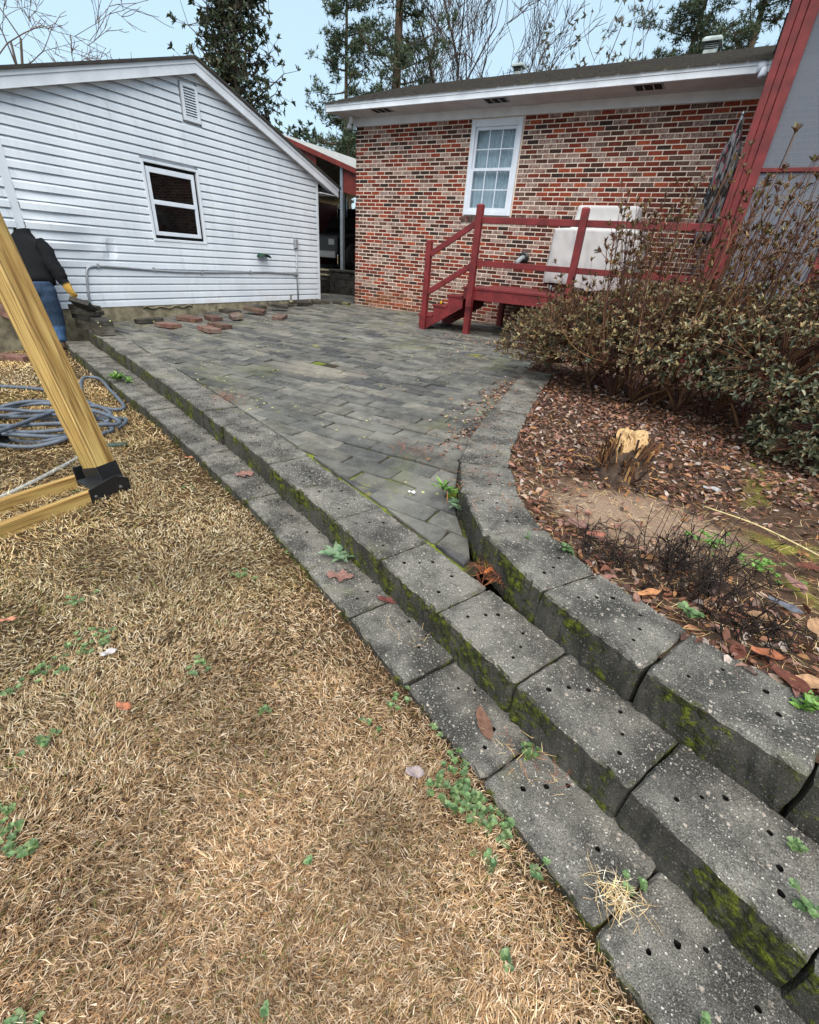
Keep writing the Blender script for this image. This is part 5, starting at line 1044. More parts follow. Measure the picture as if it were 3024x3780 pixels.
# ------------------------------------------------------------------ trees behind the buildings
def grow(tb_, base, d, L, r, depth, col, spread, tips_, bend=.12, kids=(2, 3), up=.1, nseg=5, minr=.008):
    P = [np.array(base, float)]; d = np.array(d, float)
    for i in range(nseg): d = unit(d + rng.normal(0, bend, 3) + (0, 0, up * .3)); P.append(P[-1] + d * L / nseg)
    r1 = max(minr * .7, r * .58); tb_.add(P, max(r, minr), r1, col, 5 if r > .05 else 3)
    if depth == 0: tips_.append((P[-1], d)); return
    for k in range(rng.integers(kids[0], kids[1] + 1)):
        j = rng.integers(max(1, nseg - 3), nseg + 1); sd = unit(np.cross(d, rnd3(1)[0])); nd = unit(d + sd * spread * rng.uniform(.6, 1.3) + (0, 0, up)); grow(tb_, P[j], nd, L * rng.uniform(.58, .82), r1 * rng.uniform(.6, .9), depth - 1, col, spread, tips_, bend, kids, up, nseg, minr)
def bare_tree(label, base, H, r, col, lean=(0, 0, 1), depth=5, fork=.35, trunkf=.35, minr=.018, spread=.55):
    t = thing('bare_tree', label, 'tree', base, 'leafless trees behind the buildings'); tb_ = Tubes(); tt = Tubes(); tips_ = []; d = unit(np.array(lean, float)); P = [np.array(base, float)]
    for i in range(6): d = unit(d + rng.normal(0, .04, 3)); P.append(P[-1] + d * H * trunkf / 6)
    tt.add(P, r, r * .7, col, 7)
    for k in range(4): grow(tb_, P[-1 - (k % 2)], unit(d + rng.normal(0, fork, 3)), H * .3, r * .55, depth, col, spread, tips_, .1, (2, 3), .12, 4, minr)
    tt.obj('trunk', MAT['far_bark'], t); o = tb_.obj('branches', MAT['far_bark'], t); o['kind'] = 'stuff'; return t, tips_
def tuft_arrays(P, n, L, w, cols, upb=.2):
    Pk = np.repeat(P, n, 0); D = unit(rnd3(len(Pk)) + (0, 0, upb)); A = unit(np.cross(D, rnd3(len(Pk)))); l = rng.uniform(.6, 1.1, (len(Pk), 1)) * L; ww = w * rng.uniform(.7, 1.2, (len(Pk), 1))
    V = np.stack([Pk + A * ww * .5, Pk - A * ww * .5, Pk + D * l], 1).reshape(-1, 3); return V, np.arange(len(V)).reshape(-1, 3), np.repeat(pick(cols, len(Pk), .35), 3, 0)
PINE = [s(66, 84, 66), s(82, 98, 76), s(56, 72, 60), s(96, 102, 78), s(74, 82, 62)]
def pine(label, base, H, r, limbs, z0f, name='pine_tree', dens=1.0, cols=PINE, lmax=3.6, tuft=.42):
    t = thing(name, label, 'tree', base, 'evergreens behind the buildings'); b = np.array(base, float); tt = Tubes(); tb_ = Tubes(); d = np.array([rng.normal(0, .03), rng.normal(0, .03), 1]); P = [b]
    for i in range(10): d = unit(d + rng.normal(0, .012, 3) + (0, 0, .05)); P.append(P[-1] + d * H / 10)
    tt.add(P, r, r * .25, s(92, 78, 66), 8); P = np.array(P); tufts = []
    for k in range(limbs):
        f = z0f + (1 - z0f) * (k + rng.random()) / limbs; p = np.array([np.interp(f, np.linspace(0, 1, 11), P[:, j]) for j in range(3)]); a = rng.uniform(0, 6.28); ln = lmax * rng.uniform(.45, 1) * (1.1 - .65 * f)
        e_ = p + np.array([math.cos(a) * ln, math.sin(a) * ln, rng.uniform(-.1, .45) * ln]); q = bez(p, (p + e_) / 2 + (0, 0, -.12 * ln), e_, 7); tb_.add(q, .05, .015, s(78, 66, 56), 4)
        for j in range(int(9 * dens)):
            o_ = q[rng.integers(2, 7)]; u_ = o_ + rng.normal(0, .16 * ln, 3) * (1, 1, .8); tb_.add(bez(o_, (o_ + u_) / 2 + rng.normal(0, .05, 3), u_, 4), .014, .008, s(78, 66, 56), 3)
            for m_ in range(10): tufts.append(u_ + rng.normal(0, .17, 3) * (1, 1, .6))
    V, F, C = tuft_arrays(np.array(tufts), 8, tuft * .62, .05, cols); tt.obj('trunk', MAT['far_bark'], t); o = tb_.obj('limbs', MAT['far_bark'], t); o['kind'] = 'stuff'; o = np_obj('crown', V, F, MAT['far_leaf'], t, C); o['kind'] = 'stuff'; return t
GRY = s(104, 92, 86); GRD = s(70, 62, 60)
# magnolia
mg = thing('magnolia_tree', 'dark glossy-leaved evergreen tree rising behind the garage roof', 'tree', (-10.3, 6.2, 0)); tt = Tubes(); tb_ = Tubes()
tt.add([(-10.3, 6.2, 0), (-10.32, 6.22, 4), (-10.35, 6.2, 8), (-10.3, 6.2, 11.5)], .2, .05, s(60, 54, 48), 8); mt = []
for k in range(110):
    z = rng.uniform(2.5, 12.0); ln = 2.15 * rng.uniform(.55, 1.0) * (1.0 if z < 5.5 else max(.12, 1 - (z - 5.5) / 7.5)) ; a = rng.uniform(0, 6.28); p = np.array([-10.32, 6.2, z]); e_ = p + np.array([math.cos(a) * ln, math.sin(a) * ln, .55 * ln]); q = bez(p, (p + e_) / 2 + (0, 0, -.1), e_, 6); tb_.add(q, .035, .012, s(60, 54, 48), 4)
    for j in range(20):
        o_ = q[rng.integers(1, 6)]; u_ = o_ + rng.normal(0, .27, 3); tb_.add(bez(o_, (o_ + u_) / 2, u_, 3), .012, .007, s(60, 54, 48), 3); mt.append((*u_, *unit(u_ - o_)))
mt = np.array(mt); V, F, C = whorls(mt[:, :3], unit(mt[:, 3:] + (0, 0, .5)), 9, .13, .22, lambda n, q: pick([s(46, 62, 44), s(60, 76, 52), s(38, 50, 38), s(84, 94, 70), s(72, 66, 44)], n, .3), 1.1, .40)
tt.obj('trunk', MAT['far_bark'], mg); o = tb_.obj('limbs', MAT['far_bark'], mg); o['kind'] = 'stuff'; o = np_obj('crown', V, F, MAT['leaf'], mg, C); o['kind'] = 'stuff'
# the low spray of leaves reaching past the garage eave
def spray(label, p, n, r_):
    t = thing('magnolia_tree', label, 'tree', (p[0], p[1], 0)); tt = Tubes(); tt.add([(p[0] - 1.6, p[1] + .6, 0), (p[0] - 1.5, p[1] + .5, 2.5), (p[0] - .8, p[1] + .2, p[2] - .1), (p[0] + .2, p[1], p[2])], .07, .012, s(60, 54, 48), 6); tt.obj('trunk', MAT['far_bark'], t)
    q = np.array(p) + rng.normal(0, 1, (n, 3)) * r_; V, F, C = whorls(q, unit(rng.normal(0, .5, (n, 3)) + (0.4, 0, .5)), 8, .12, .2, lambda n_, z_: pick([s(46, 62, 44), s(60, 76, 52), s(38, 50, 38)], n_, .3), 1.1, .4); o = np_obj('crown', V, F, MAT['leaf'], t, C); o['kind'] = 'stuff'
spray('leafy branch of a young evergreen showing over the pale carport roof', (-6.25, 5.0, 4.42), 40, (.55, .3, .14))
pine('tall pine with a thick bare trunk behind the left end of the house', (-11.3, 18.9, 0), 19, .40, 44, .34, dens=.9, lmax=4.4)
pine('slender pine with drooping green boughs left of the tall trunk', (-13.9, 17.2, 0), 14.2, .2, 34, .28, dens=1.1, lmax=3.6)
pine('low pine showing between carport and house eave', (-11.0, 14.0, 0), 6.9, .12, 16, .2, dens=.8, lmax=2.2)
pine('bushy dark pine standing behind the roof vent', (.4, 35.2, 0), 23, .3, 50, .35, dens=1.5, lmax=5.6, tuft=.55)
pine('green pine close to the porch corner behind the roof', (4.7, 30.4, 0), 22, .28, 44, .3, dens=1.4, lmax=5.0, tuft=.55)
bare_tree('leafless many-stemmed tree right of the tall pine trunk', (-10.4, 24.2, 0), 17.5, .26, GRD, (.05, 0, 1), 5)
bare_tree('leafless tree with a limb arching right over the house roof', (-8.6, 26.8, 0), 16.5, .24, GRD, (.12, .02, 1), 5)
bare_tree('pale leafless tree between the two pines on the left', (-12.4, 21.5, 0), 14.5, .16, GRY, (0, 0, 1), 4)
bare_tree('leafless tree spreading at the top left above the garage roof', (-15.9, 1.6, 0), 10.5, .12, GRY, (-.05, .02, 1), 6, spread=.85, minr=.010)
bare_tree('thin leafless tree low behind the left garage roof', (-19.6, 5.6, 0), 8.2, .12, GRY, (0, 0, 1), 4)
t_, tp = bare_tree('thin half-bare tree left of the bushy pine behind the roof', (-3.9, 34.0, 0), 15.6, .14, GRY, (0, 0, 1), 4)
tp = np.array([p for p, d in tp]); V, F, C = tuft_arrays(np.repeat(tp, 2, 0) + rng.normal(0, .25, (len(tp) * 2, 3)), 5, .28, .16, [s(96, 104, 96), s(116, 110, 100), s(84, 92, 80)]); o = np_obj('crown', V, F, MAT['far_leaf'], t_, C); o['kind'] = 'stuff'

# ------------------------------------------------------------------ dead lawn grass (nobody could count it)
def blades(P, L, w, C, lean, curl=.5):
    n = len(P); a = rng.normal(0, 1.1, n) + 9 * vnoise(P[:, 0] * 1.7, P[:, 1] * 1.7, 77) + 4 * vnoise(P[:, 0] * 7, P[:, 1] * 7, 78); el = lean; D = np.c_[np.cos(a) * np.cos(el), np.sin(a) * np.cos(el), np.sin(el)]; A = np.c_[-np.sin(a), np.cos(a), np.zeros(n)]; tw_ = rng.uniform(-.8, .8, (n, 1)); A = unit(A + np.array([0, 0, 1.]) * tw_)
    L = L[:, None]; w = w[:, None]; m1 = P + D * L * .5; d2 = unit(D + np.c_[rng.normal(0, .35, (n, 2)), rng.normal(-.25, .3, n)] * curl); tip = m1 + d2 * L * .5
    tip[:, 2] = np.maximum(tip[:, 2], P[:, 2] + .001)
    V = np.stack([P - A * w * .5, P + A * w * .5, m1 - A * w * .42, m1 + A * w * .42, tip], 1).reshape(-1, 3); b = (np.arange(n) * 5)[:, None]; F = np.concatenate([b + np.array(t) for t in ((0, 1, 3), (0, 3, 2), (2, 3, 4))]); return V, F, np.repeat(C, 5, 0)
STRAW = [s(192, 164, 122), s(172, 142, 102), s(208, 186, 148), s(148, 118, 82), s(180, 148, 104), s(118, 92, 64), s(202, 178, 138), s(162, 128, 86), s(88, 68, 48), s(220, 202, 168)]
def lawn_points(n):
    out = []; tot = 0
    while tot < n:
        k = n * 3; r_ = .18 + 10.5 * rng.random(k) ** 1.65; a = rng.uniform(-math.pi, math.pi, k); x = CAM[0] + r_ * np.cos(a); y = CAM[1] + r_ * np.sin(a)
        u_, v_, d = proj(np.c_[x, y, np.full(k, -.38)]); ok = (y < lf_y(x) + .015) & (d > .25) & (u_ > -.25) & (u_ < 1.1) & (v_ < 1.18) & (x > -6.5) & ~((x < -.55) & (y > -8))
        out.append(np.c_[x, y, r_][ok]); tot += ok.sum()
    return np.concatenate(out)[:n]
NG = 320000; q = lawn_points(NG); x, y, r_ = q.T
thin = vnoise(x * 1.9, y * 1.9, 21); keep = rng.random(NG) < np.clip(.35 + 1.3 * thin, .3, 1); edge = np.clip((lf_y(x) - y) / .12, 0, 1); keep &= rng.random(NG) < .35 + .65 * edge; x, y, r_ = x[keep], y[keep], r_[keep]; n = len(x)
z = lawn_z(x, y); dist = np.sqrt(r_ ** 2 + 1.4 ** 2); L = rng.uniform(.013, .036, n) * (1 + .3 * (dist > 3)); w = np.maximum(.0021, .00115 * dist) * rng.uniform(.7, 1.3, n); C = pick(STRAW, n, .2)
hue = vnoise(x * .9, y * .9, 4); C[:, 0] *= .92 + .14 * hue; C[:, 2] *= 1.12 - .38 * hue * (dist > 2.2); dk = vnoise(x * 4, y * 4, 31); C[:, :3] *= (.66 + .55 * dk)[:, None]
gr_ = rng.random(n) < .035 + .10 * (vnoise(x * 2.3, y * 2.3, 13) > .75); C[gr_, :3] = np.array(s(104, 112, 54)) * rng.uniform(.7, 1.2, (gr_.sum(), 1))
V, F, C5 = blades(np.c_[x, y, z + rng.uniform(0, .022, n)], L, w, C, np.abs(rng.normal(.35, .38, n)))
tag(np_obj('lawn_grass', V, F, MAT['grass_blade'], None, C5), 'short dead straw-coloured grass covering the lawn', 'grass', kind='stuff')

# low green weeds spread through the lawn and along the blocks
def rosette(P, nl, L, w, cols, flat=.35, var=.25):
    n = len(P); Pk = np.repeat(P, nl, 0); a = np.tile(np.arange(nl) * 2 * math.pi / nl, n) + rng.uniform(0, .6, n * nl) + np.repeat(rng.uniform(0, 6.28, n), nl); el = rng.uniform(flat * .4, flat * 1.8, n * nl); D = np.c_[np.cos(a) * np.cos(el), np.sin(a) * np.cos(el), np.sin(el)]
    Ls = L * rng.uniform(.6, 1.15, n * nl); return leaf_arrays(Pk, D, np.tile((0, 0, 1.), (n * nl, 1)) + rng.normal(0, .15, (n * nl, 3)), Ls, Ls * w, pick(cols, n * nl, var), .12, .2)
WG = [s(82, 108, 60), s(100, 126, 74), s(68, 92, 54), s(114, 134, 86), s(90, 116, 76)]
q = lawn_points(14000); x, y, _ = q.T; m_ = (vnoise(x * 6.5, y * 6.5, 41) > .86) & (vnoise(x * 2, y * 2, 42) > .35) | ((lf_y(x) - y < .20) & (vnoise(x * 2.2 + 3, y * 2.2, 43) > .5) & (x > 3) & (vnoise(x * 11, y * 11, 44) > .62)); x, y = x[m_], y[m_]
V, F, C = rosette(np.c_[x, y, lawn_z(x, y) + .016 + rng.uniform(0, .022, len(x))], 5, .014, .95, WG)
tag(np_obj('lawn_weeds', V, F, MAT['leaf'], None, C, True), 'small round-leaved green weeds creeping through the dead lawn', 'weeds', kind='stuff')

# ------------------------------------------------------------------ leaf litter, needles
LITT = [s(160, 146, 138), s(138, 104, 92), s(110, 70, 54), s(92, 58, 46), s(132, 92, 70), s(76, 52, 44), s(150, 112, 88), s(120, 84, 74), s(98, 80, 72), s(140, 100, 64), s(64, 46, 40), s(150, 128, 112)]
def scatter_leaves(x, y, z, L, w, cols, tilt=.35, var=.3):
    n = len(x); a = rng.uniform(0, 6.28, n); el = rng.normal(0, tilt, n); D = np.c_[np.cos(a) * np.cos(el), np.sin(a) * np.cos(el), np.sin(el)]; N = unit(np.c_[rng.normal(0, .35, (n, 2)), np.ones(n)]); return leaf_arrays(np.c_[x, y, z], D, N, L, L * w, pick(cols, n, var), .18, .12)
k = 60000; x = rng.uniform(5.6, 10.5, k); y = rng.uniform(-9.2, -2.1, k); ok = UB_side(x, y, .27); u_, v_, d = proj(np.c_[x, y, np.zeros(k)]); ok &= (d > .3) & (u_ < 1.15) & (v_ < 1.1)
bare = np.exp(-(((x - 7.45) / .52) ** 2 + ((y + 7.22) / .34) ** 2) ** 2); mossy = ((x > 7.75) & (y < -6.6) & (y > -7.7)) * .72; dens = np.clip(1 - bare * .93 - mossy, .03, 1) * np.where(y > -6.9, 1, .55); edge_ = UB_side(x, y, .27) & ~UB_side(x, y, .42); dens = np.maximum(dens, edge_ * .8)
ok &= rng.random(k) < dens; x, y = x[ok], y[ok]; n = len(x); L = rng.uniform(.02, .062, n) * rng.uniform(.7, 1.1, n); V, F, C = scatter_leaves(x, y, bed_z0(x, y) + rng.uniform(.002, .03, n) , L, rng.uniform(.35, .6, n), LITT)
# drifts against the step of the patio, the deck and the bed edge
xs, ys = [], []
for cx0, cy0, sx, sy, kk in ((5.85, -5.2, .10, .5, 420), (6.05, -6.2, .07, .35, 220), (5.5, -2.3, .6, .25, 650), (4.4, -2.3, .5, .15, 120), (5.0, -3.6, .5, .5, 60), (6.45, -7.2, .05, .2, 40), (-.3, -3.6, .15, 1.0, 160), (6.25, -8.25, .2, .05, 30), (4.2, -5.5, 1.4, 1.2, 50)):
    xs.append(rng.normal(cx0, sx, kk)); ys.append(rng.normal(cy0, sy, kk))
xs = np.concatenate(xs); ys = np.concatenate(ys); ok = in_poly(xs, ys, PATIO); xs, ys = xs[ok], ys[ok]; V2, F2, C2 = scatter_leaves(xs, ys, patio_z(xs, ys) + rng.uniform(.006, .02, len(xs)), rng.uniform(.02, .05, len(xs)), rng.uniform(.35, .6, len(xs)), LITT, .25)
tag(np_obj('leaf_litter', np.concatenate([V, V2]), np.concatenate([F, F2 + len(V)]), MAT['dry_leaf'], None, np.concatenate([C, C2])), 'brown leaf litter covering the planting bed and drifting on the patio edge', 'leaves', kind='stuff')
def needles(x, y, z, L, cols, w=.0022, el=.06):
    n = len(x); a = rng.uniform(0, 6.28, n); e_ = rng.normal(.02, el, n); D = np.c_[np.cos(a) * np.cos(e_), np.sin(a) * np.cos(e_), np.sin(e_)]; A = np.c_[-np.sin(a), np.cos(a), np.zeros(n)]; P = np.c_[x, y, z]; Lc = L[:, None]; b = np.c_[rng.normal(0, .06, (n, 2)), np.zeros(n)] * Lc
    V = np.stack([P - A * w / 2, P + A * w / 2, P + D * Lc * .5 + b + A * w / 2, P + D * Lc * .5 + b - A * w / 2, P + D * Lc], 1).reshape(-1, 3); i = (np.arange(n) * 5)[:, None]; return V, np.concatenate([i + np.array(t) for t in ((0, 1, 2), (0, 2, 3), (3, 2, 4))]), np.repeat(pick(cols, n, .25), 5, 0)
NC = [s(150, 88, 58), s(132, 74, 50), s(168, 110, 70), s(116, 66, 48)]; SC_ = [s(206, 176, 126), s(190, 158, 110), s(220, 196, 150)]
k = 6500; x = rng.uniform(6.2, 8.6, k); y = rng.uniform(-8.4, -6.0, k); ok = UB_side(x, y, .26) & (rng.random(k) < np.where(y < -6.9, .9, .3)); V, F, C = needles(x[ok], y[ok], bed_z0(x[ok], y[ok]) + .015, rng.uniform(.03, .11, ok.sum()), NC + SC_ + SC_, .0016)
tk = rng.uniform(0, 1, 260); ui = (tk * (len(UF) - 1)).astype(int); x2 = UF[ui, 0] + rng.normal(.1, .12, 260); y2 = UF[ui, 1] + rng.normal(.1, .12, 260); ok = (y2 > -7.7); V2, F2, C2 = needles(x2[ok], y2[ok], np.full(ok.sum(), .012), rng.uniform(.06, .15, ok.sum()), NC)
tag(np_obj('pine_needles', np.concatenate([V, V2]), np.concatenate([F, F2 + len(V)]), MAT['dry_leaf'], None, np.concatenate([C, C2])), 'fallen pine needles strewn over the bed and its edging blocks', 'needles', kind='stuff')
for (cx0, cy0, cz0, r0, nn, cols, lb, nm) in ((6.87, -8.0, -.14, .045, 90, NC, 'reddish pine needle clump wedged where the two block courses meet', 'needle_clump'), (5.92, -7.02, -.115, .10, 80, NC, 'loose pine needle bundle lying on the patio near the curve', 'needle_clump'), (3.95, -6.97, -.148, .09, 110, NC, 'red-brown pine needle clump beside the middle block course on the left', 'needle_clump'),
                                              (7.57, -8.83, -.296, .030, 130, SC_ + [s(214, 204, 180)], 'pale dry grass tuft in a joint of the lowest blocks', 'grass_tuft'), (6.70, -8.38, -.297, .05, 12, SC_, 'dry straw wisp lying on a lowest course block', 'grass_tuft'), (7.30, -8.60, -.297, .07, 60, NC + SC_, 'dry straw and needle drift at the foot of the middle course', 'grass_tuft')):
    V, F, C = needles(cx0 + rng.normal(0, r0, nn), cy0 + rng.normal(0, r0 * .6, nn), cz0 + rng.uniform(.003, .03, nn), rng.uniform(.05, .14, nn) * (.5 if nm == 'grass_tuft' else .8), cols, .0013 if nm == 'grass_tuft' else .002, .30); tag(np_obj(nm, V, F, MAT['dry_leaf'], None, C), lb, 'needles' if nm == 'needle_clump' else 'dry grass')

# ------------------------------------------------------------------ single fallen leaves
def fallen_leaf(x, y, z, L, w, ang, col, label, lobed=False, curl=.25):
    rr = random.Random(int(x * 1000 + y * 77)); ns = 13; V = []; F = []
    for i in range(ns):
        t = i / (ns - 1); ww = w * L * math.sin(math.pi * min(1, t * .96 + .04)) ** .75
        if lobed: ww *= 1 + .42 * math.sin(t * 15 + x * 3) + rr.uniform(-.15, .15)
        for sg in (-1, -.5, 0, .5, 1): V.append((L * (t - .5), sg * ww * .5 * rr.uniform(.93, 1.05), curl * L * (.35 * abs(sg) ** 2 * (w) + .5 * (t - .5) ** 2) + .004 * math.sin(t * 9 + sg * 2)))
    for i in range(ns - 1):
        for k in range(4): F.append((5 * i + k, 5 * i + k + 1, 5 * i + k + 6, 5 * i + k + 5))
    V = np.array(V); c_, s_ = math.cos(ang), math.sin(ang); V = np.c_[c_ * V[:, 0] - s_ * V[:, 1], s_ * V[:, 0] + c_ * V[:, 1], V[:, 2]] + (x, y, z + .004)
    f = rng.uniform(.85, 1.1, (len(V), 1)); C = np.c_[np.array(col) * f, np.ones(len(V))]; tag(np_obj('fallen_leaf', V, np.array(F), MAT['dry_leaf'], None, C, True), label, 'leaf', 'single fallen leaves')
BRN, PNK, GRYL, TAN, RUS = s(112, 82, 68), s(132, 98, 90), s(130, 124, 124), s(156, 122, 92), s(96, 54, 42)
LV = [(7.11, -8.565, Z1, .13, .36, -.85, BRN, 'large curled brown leaf at the foot of the middle course', 0), (6.22, -8.22, Z1, .13, .55, .5, PNK, 'lobed pinkish leaf on the lowest course by the dandelion', 1), (5.01, -7.73, Z1, .12, .8, 1.0, PNK, 'red lobed leaf lying on the lowest course further left', 1), (6.50, -8.23, Z1, .10, .4, .3, s(104, 60, 56), 'dark red leaf tucked under the middle course', 0),
      (5.80, -9.07, -.33, .055, .6, 1.2, s(170, 164, 164), 'small pale grey leaf on the lawn', 0), (7.0, -8.83, -.31, .06, .62, .4, s(150, 136, 136), 'greyish leaf on the grass near the lowest course', 0), (6.63, -9.35, -.33, .05, .5, .9, s(96, 66, 52), 'dark brown leaf in the foreground grass', 0), (6.07, -9.17, -.33, .06, .45, .3, s(170, 108, 80), 'narrow tan leaf on the middle of the lawn', 0), (5.30, -9.19, -.345, .06, .4, .9, s(176, 120, 96), 'pinkish leaf near the left edge of the lawn', 0), (4.36, -7.69, -.37, .07, .5, .8, s(168, 118, 84), 'tan leaf leaning at the lowest course end', 0),
      (7.66, -6.60, -.01, .10, .55, .2, s(158, 158, 158), 'pale grey leaf on the bare soil beyond the stump', 0), (8.03, -7.29, 0, .11, .5, .4, RUS, 'rust-red leaf at the right frame edge of the bed', 0), (7.96, -7.48, 0, .11, .5, 2.2, PNK, 'pink-brown leaf among green sprigs in the bed', 0), (7.815, -7.82, 0, .10, .5, .1, TAN, 'tan leaf lying right of the black dead stems', 0), (7.91, -7.69, 0, .12, .4, -.3, s(96, 98, 108), 'slate-grey curled leaf in the bed', 0), (7.93, -8.10, .0, .10, .55, .7, TAN, 'bright tan leaf close behind the top course', 0), (7.88, -8.14, .01, .12, .5, -.6, RUS, 'dark rust leaf overlapping the tan one behind the top course', 0),
      (7.99, -7.77, 0, .12, .45, 1.5, TAN, 'upright tan leaf near the right edge behind the top course', 0), (7.83, -8.03, 0, .10, .45, .2, s(150, 92, 64), 'orange-brown leaf near a block joint of the top course', 0), (7.46, -7.92, .0, .11, .32, .8, s(178, 124, 84), 'narrow orange leaf beside the top course block edge', 0), (7.11, -7.56, 0, .11, .5, -.3, PNK, 'pink leaf pile leaf beside the curve of the top course', 0), (7.20, -7.60, 0, .10, .5, .6, s(150, 96, 80), 'brown leaf next to the pink one by the curve', 0), (7.745, -8.08, .0, .09, .5, 1.3, RUS, 'small rust leaf stuck at the top course joint', 0), (6.86, -7.99, -.12, .07, .35, 1.2, s(168, 96, 48), 'bright orange leaf standing in the needle clump', 0), (6.20, -7.55, -.125, .045, .6, .3, s(220, 220, 214), 'white scrap of leaf at a block corner by the patio', 0)]
for a in LV: fallen_leaf(*a[:8], bool(a[8]))

# ------------------------------------------------------------------ separate weeds
def weed(x, y, z, r_, n, label, cols, stalk=0, L=None, w=.5, flat=.5, group='separate green weeds'):
    t = thing('weed_plant', label, 'weed', (x, y, z), group); k = max(1, n // 7); P = np.c_[x + rng.normal(0, r_ * .45, k), y + rng.normal(0, r_ * .45, k), z + .004 + rng.uniform(0, stalk, k)]; P[0] = (x, y, z + .006)
    V, F, C = rosette(P, 7, L or r_, w, cols, flat); o = np_obj('leaves', V, F, MAT['leaf'], t, C, True); tb2 = Tubes()
    for p in P: tb2.add(bez(np.array([x, y, z - .01]), np.array([(x + p[0]) / 2, (y + p[1]) / 2, p[2] * .5 + z * .5]), p, 4), .0016, .001, s(120, 130, 80), 3)
    tb2.obj('stem', MAT['twig'], t)
DAN = [s(86, 124, 48), s(74, 108, 44), s(106, 140, 64)]; SIL = [s(104, 130, 98), s(122, 146, 116), s(86, 112, 82)]; HEN = [s(84, 112, 66), s(104, 130, 82), s(70, 96, 58)]
weed(6.38, -7.43, -.12, .085, 21, 'bright green dandelion-like rosette beside the curve of blocks', DAN, .03, .09, .26, .7); weed(6.47, -7.535, -.13, .075, 28, 'silvery green weed just right of the bright rosette', SIL, .03, .06, .4, .6); weed(6.09, -8.10, Z1, .10, 14, 'blue-green leafy weed at the foot of the middle course', SIL, .02, .11, .34, .5); weed(2.21, -6.98, Z1, .14, 28, 'green weed growing on the lowest course far left', DAN, .03, .12, .3, .6)
for i, (x, y, z, r_, n, lb) in enumerate(((7.27, -8.60, Z1, .045, 70, 'round-leaved weed clump beside the curled brown leaf'), (7.14, -8.80, -.32, .05, 84, 'round-leaved weed clump overhanging a lowest course joint'), (7.60, -8.80, Z1, .022, 28, 'small weed in the dry tuft on the lowest course'), (7.63, -8.765, Z1, .02, 21, 'small weed in the corner joint of the lowest course'), (7.91, -8.565, Z2, .03, 35, 'weed trailing down the mossy riser at the right edge'), (7.92, -8.69, Z2, .04, 56, 'weed clump at the right frame edge on the middle course'), (6.95, -7.83, .0, .02, 14, 'tiny sprig growing on the top course curve'),
                                    (7.39, -8.865, -.325, .028, 35, 'weed sprig against the edge of a lowest course block'), (7.27, -8.92, -.325, .03, 42, 'weed patch in the foreground grass beside the lowest course'), (6.88, -9.18, -.33, .018, 21, 'lone bright green weed in the foreground lawn'), (7.0, -9.42, -.33, .02, 21, 'dark green weed in the nearest lawn'), (7.77, -8.96, Z1, .012, 14, 'weed seedling on the nearest lowest block'))): weed(x, y, z, r_, n, lb, HEN, .03, .013, .95, .3)
weed(7.92, -8.19, .0, .05, 35, 'light green leafy weed behind the top course at the right edge', DAN, .02, .035, .5, .5); weed(7.66, -7.30, -.01, .10, 140, 'patch of light green groundcover right of the black stems', DAN, .02, .02, .6, .4); weed(7.85, -7.40, -.01, .10, 140, 'second patch of light green groundcover near the right edge', DAN, .02, .02, .6, .4); weed(7.13, -7.83, .0, .05, 28, 'green weed beside the joint of the top course', HEN, .03, .03, .6, .5); weed(7.60, -7.97, .0, .045, 28, 'green weed at the foot of the black dead stems', HEN, .03, .03, .7, .5)

# black dead stems
for i, (cx0, cy0, sx, sy, nn, hh_, lb) in enumerate(((7.28, -7.74, .07, .06, 20, .16, 'thin black dead stems at the left of the dead clump'), (7.50, -7.74, .13, .10, 52, .20, 'thick tangle of black dead stems behind the top course'), (7.66, -7.66, .09, .10, 34, .25, 'upright black dead stalks at the right of the tangle'), (7.80, -7.92, .12, .08, 36, .10, 'low black dead twigs near the right edge of the bed'))):
    t = thing('dead_plant', lb, 'dead plant', (cx0, cy0, -.03), 'black dead stems in the bed'); tb2 = Tubes()
    for k in range(nn):
        x = rng.normal(cx0, sx); y = rng.normal(cy0, sy); h_ = hh_ * rng.uniform(.35, 1.15); a = np.array([x, y, -.03]); d = unit(np.array([rng.normal(0, .35), rng.normal(0, .35), 1])); e_ = a + d * h_; q = bez(a, (a + e_) / 2 + rng.normal(0, .02, 3), e_, 6); tb2.add(q, .0028, .0012, s(50, 41, 37), 3)
        for j in range(rng.integers(2, 7)): o_ = q[rng.integers(1, 6)]; tb2.add([o_, o_ + rng.normal(0, .02, 3), o_ + rng.normal(0, .035, 3)], .0022, .0014, s(44, 36, 33), 3)
    tb2.obj('stems', MAT['twig'], t)['kind'] = 'stuff'
t = thing('dry_stalks', 'tall thin bare brown stalks rising from the sandy soil', 'dead plant', (7.42, -7.5, -.03)); tb2 = Tubes()
for k in range(9): x, y = rng.normal(7.45, .10), rng.normal(-7.55, .08); a = np.array([x, y, -.03]); e_ = a + (rng.normal(.03, .05), rng.normal(0, .05), rng.uniform(.18, .36)); tb2.add(bez(a, (a + e_) / 2 + rng.normal(0, .02, 3), e_, 7), .0022, .0010, s(86, 60, 48), 3)
tb2.obj('stems', MAT['twig'], t)['kind'] = 'stuff'
m = MB(); m.tube(cr([(7.62, -6.95, .015), (7.85, -7.05, .03), (8.1, -7.2, .02)], 5), .004, 6, (*s(196, 178, 132), 1)); tag(m.build('straw_stalk', MAT['twig'], None, True), 'long pale straw stalk lying across the mossy soil', 'stalk')

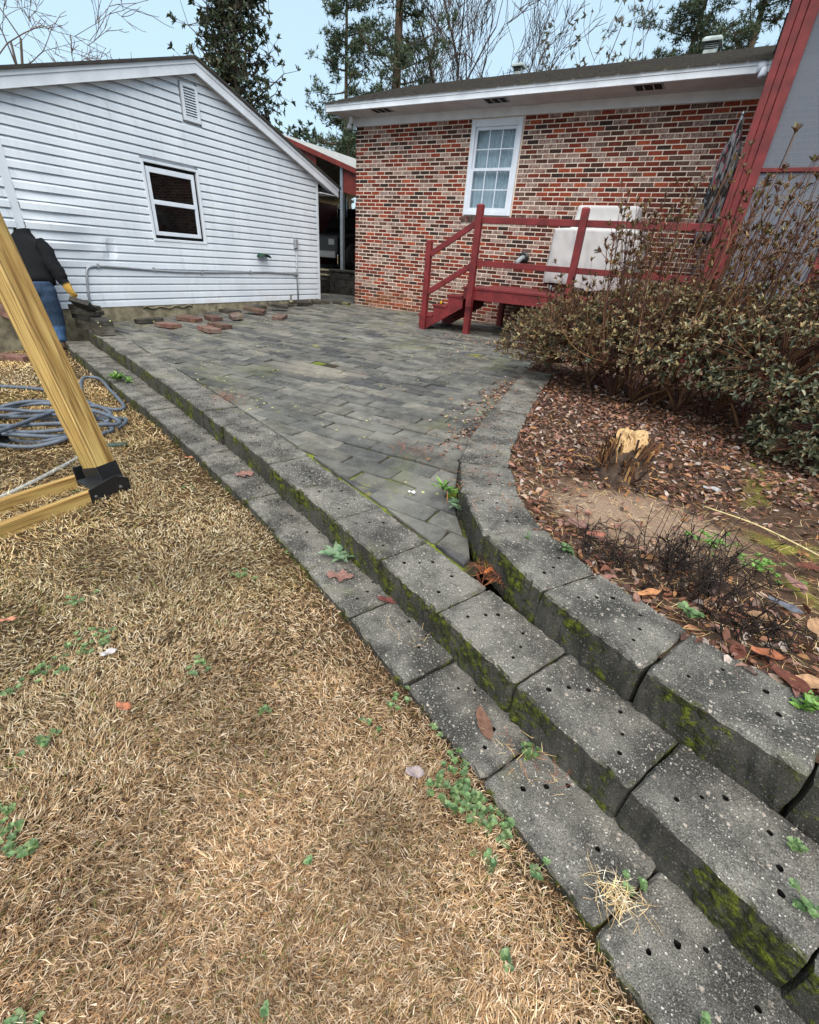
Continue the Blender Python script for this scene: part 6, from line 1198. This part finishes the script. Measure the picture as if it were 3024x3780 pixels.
# ------------------------------------------------------------------ stump
stp = thing('tree_stump', 'short shredded tree stump with pale splintered cut top in the bed', 'stump', (7.165, -6.74, -.03)); nx = 28; V = []; F = []; rr = random.Random(4)
prof = [(-.08, .19), (-.02, .15), (.04, .118), (.10, .108), (.16, .10), (.20, .092)]
for j, (z, r_) in enumerate(prof):
    for i in range(nx):
        a = 2 * math.pi * i / nx; q = r_ * (1 + .16 * math.sin(a * 3 + 1) + .09 * math.sin(a * 7) + rr.uniform(-.06, .06)); zz = z + (j == 5) * (.05 * math.sin(a + .2) + .008 * math.sin(a * 3) + rr.uniform(-.015, .02)); V.append((7.165 + q * math.cos(a), -6.74 + q * math.sin(a), zz))
for j in range(5):
    for i in range(nx): F.append((j * nx + i, j * nx + (i + 1) % nx, (j + 1) * nx + (i + 1) % nx, (j + 1) * nx + i))
m = MB(); m.add(V, F); m.build('bark', MAT['bark'], stp, True)
V = []; F = []
for j in range(5):
    for i in range(nx): a = 2 * math.pi * i / nx; q = .088 * (1 - j / 5) * (1 + .16 * math.sin(a * 3 + 1) * (1 - j / 5)); V.append((7.165 + q * math.cos(a), -6.74 + q * math.sin(a), .205 + .05 * math.sin(a + .2) * (1 - j / 5) + .008 * math.sin(a * 3) * (1 - j / 5) + .006 * j + rr.uniform(-.014, .018)))
for j in range(4):
    for i in range(nx): F.append((j * nx + i, j * nx + (i + 1) % nx, (j + 1) * nx + (i + 1) % nx, (j + 1) * nx + i))
F.append(tuple(4 * nx + i for i in range(nx))); m = MB(); m.add(V, F); m.build('cut_top', MAT['cut_wood'], stp)
sh = MB()
for k in range(420):
    a = rr.uniform(0, 6.28); r_ = rr.uniform(.085, .135) if k < 300 else rr.uniform(.14, .26); z = rr.uniform(-.02, .19) if k < 300 else rr.uniform(-.03, .02); L = rr.uniform(.03, .09); c_ = np.array([7.165 + r_ * math.cos(a), -6.74 + r_ * math.sin(a), z]); d = unit(np.array([math.cos(a) * rr.uniform(-.3, .8), math.sin(a) * rr.uniform(-.3, .8), rr.uniform(.5, 1.6) if k < 300 else rr.uniform(-.2, .3)]))
    sh.beam(c_, c_ + d * L, rr.uniform(.004, .014), rr.uniform(.002, .005), (.3, .5, .8), (*random.choice([s(128, 88, 56), s(88, 62, 46), s(64, 48, 40), s(58, 44, 38), s(100, 70, 50), s(186, 146, 96)]), 1))
o = sh.build('splinters', MAT['dry_leaf'], stp); o['kind'] = 'stuff'
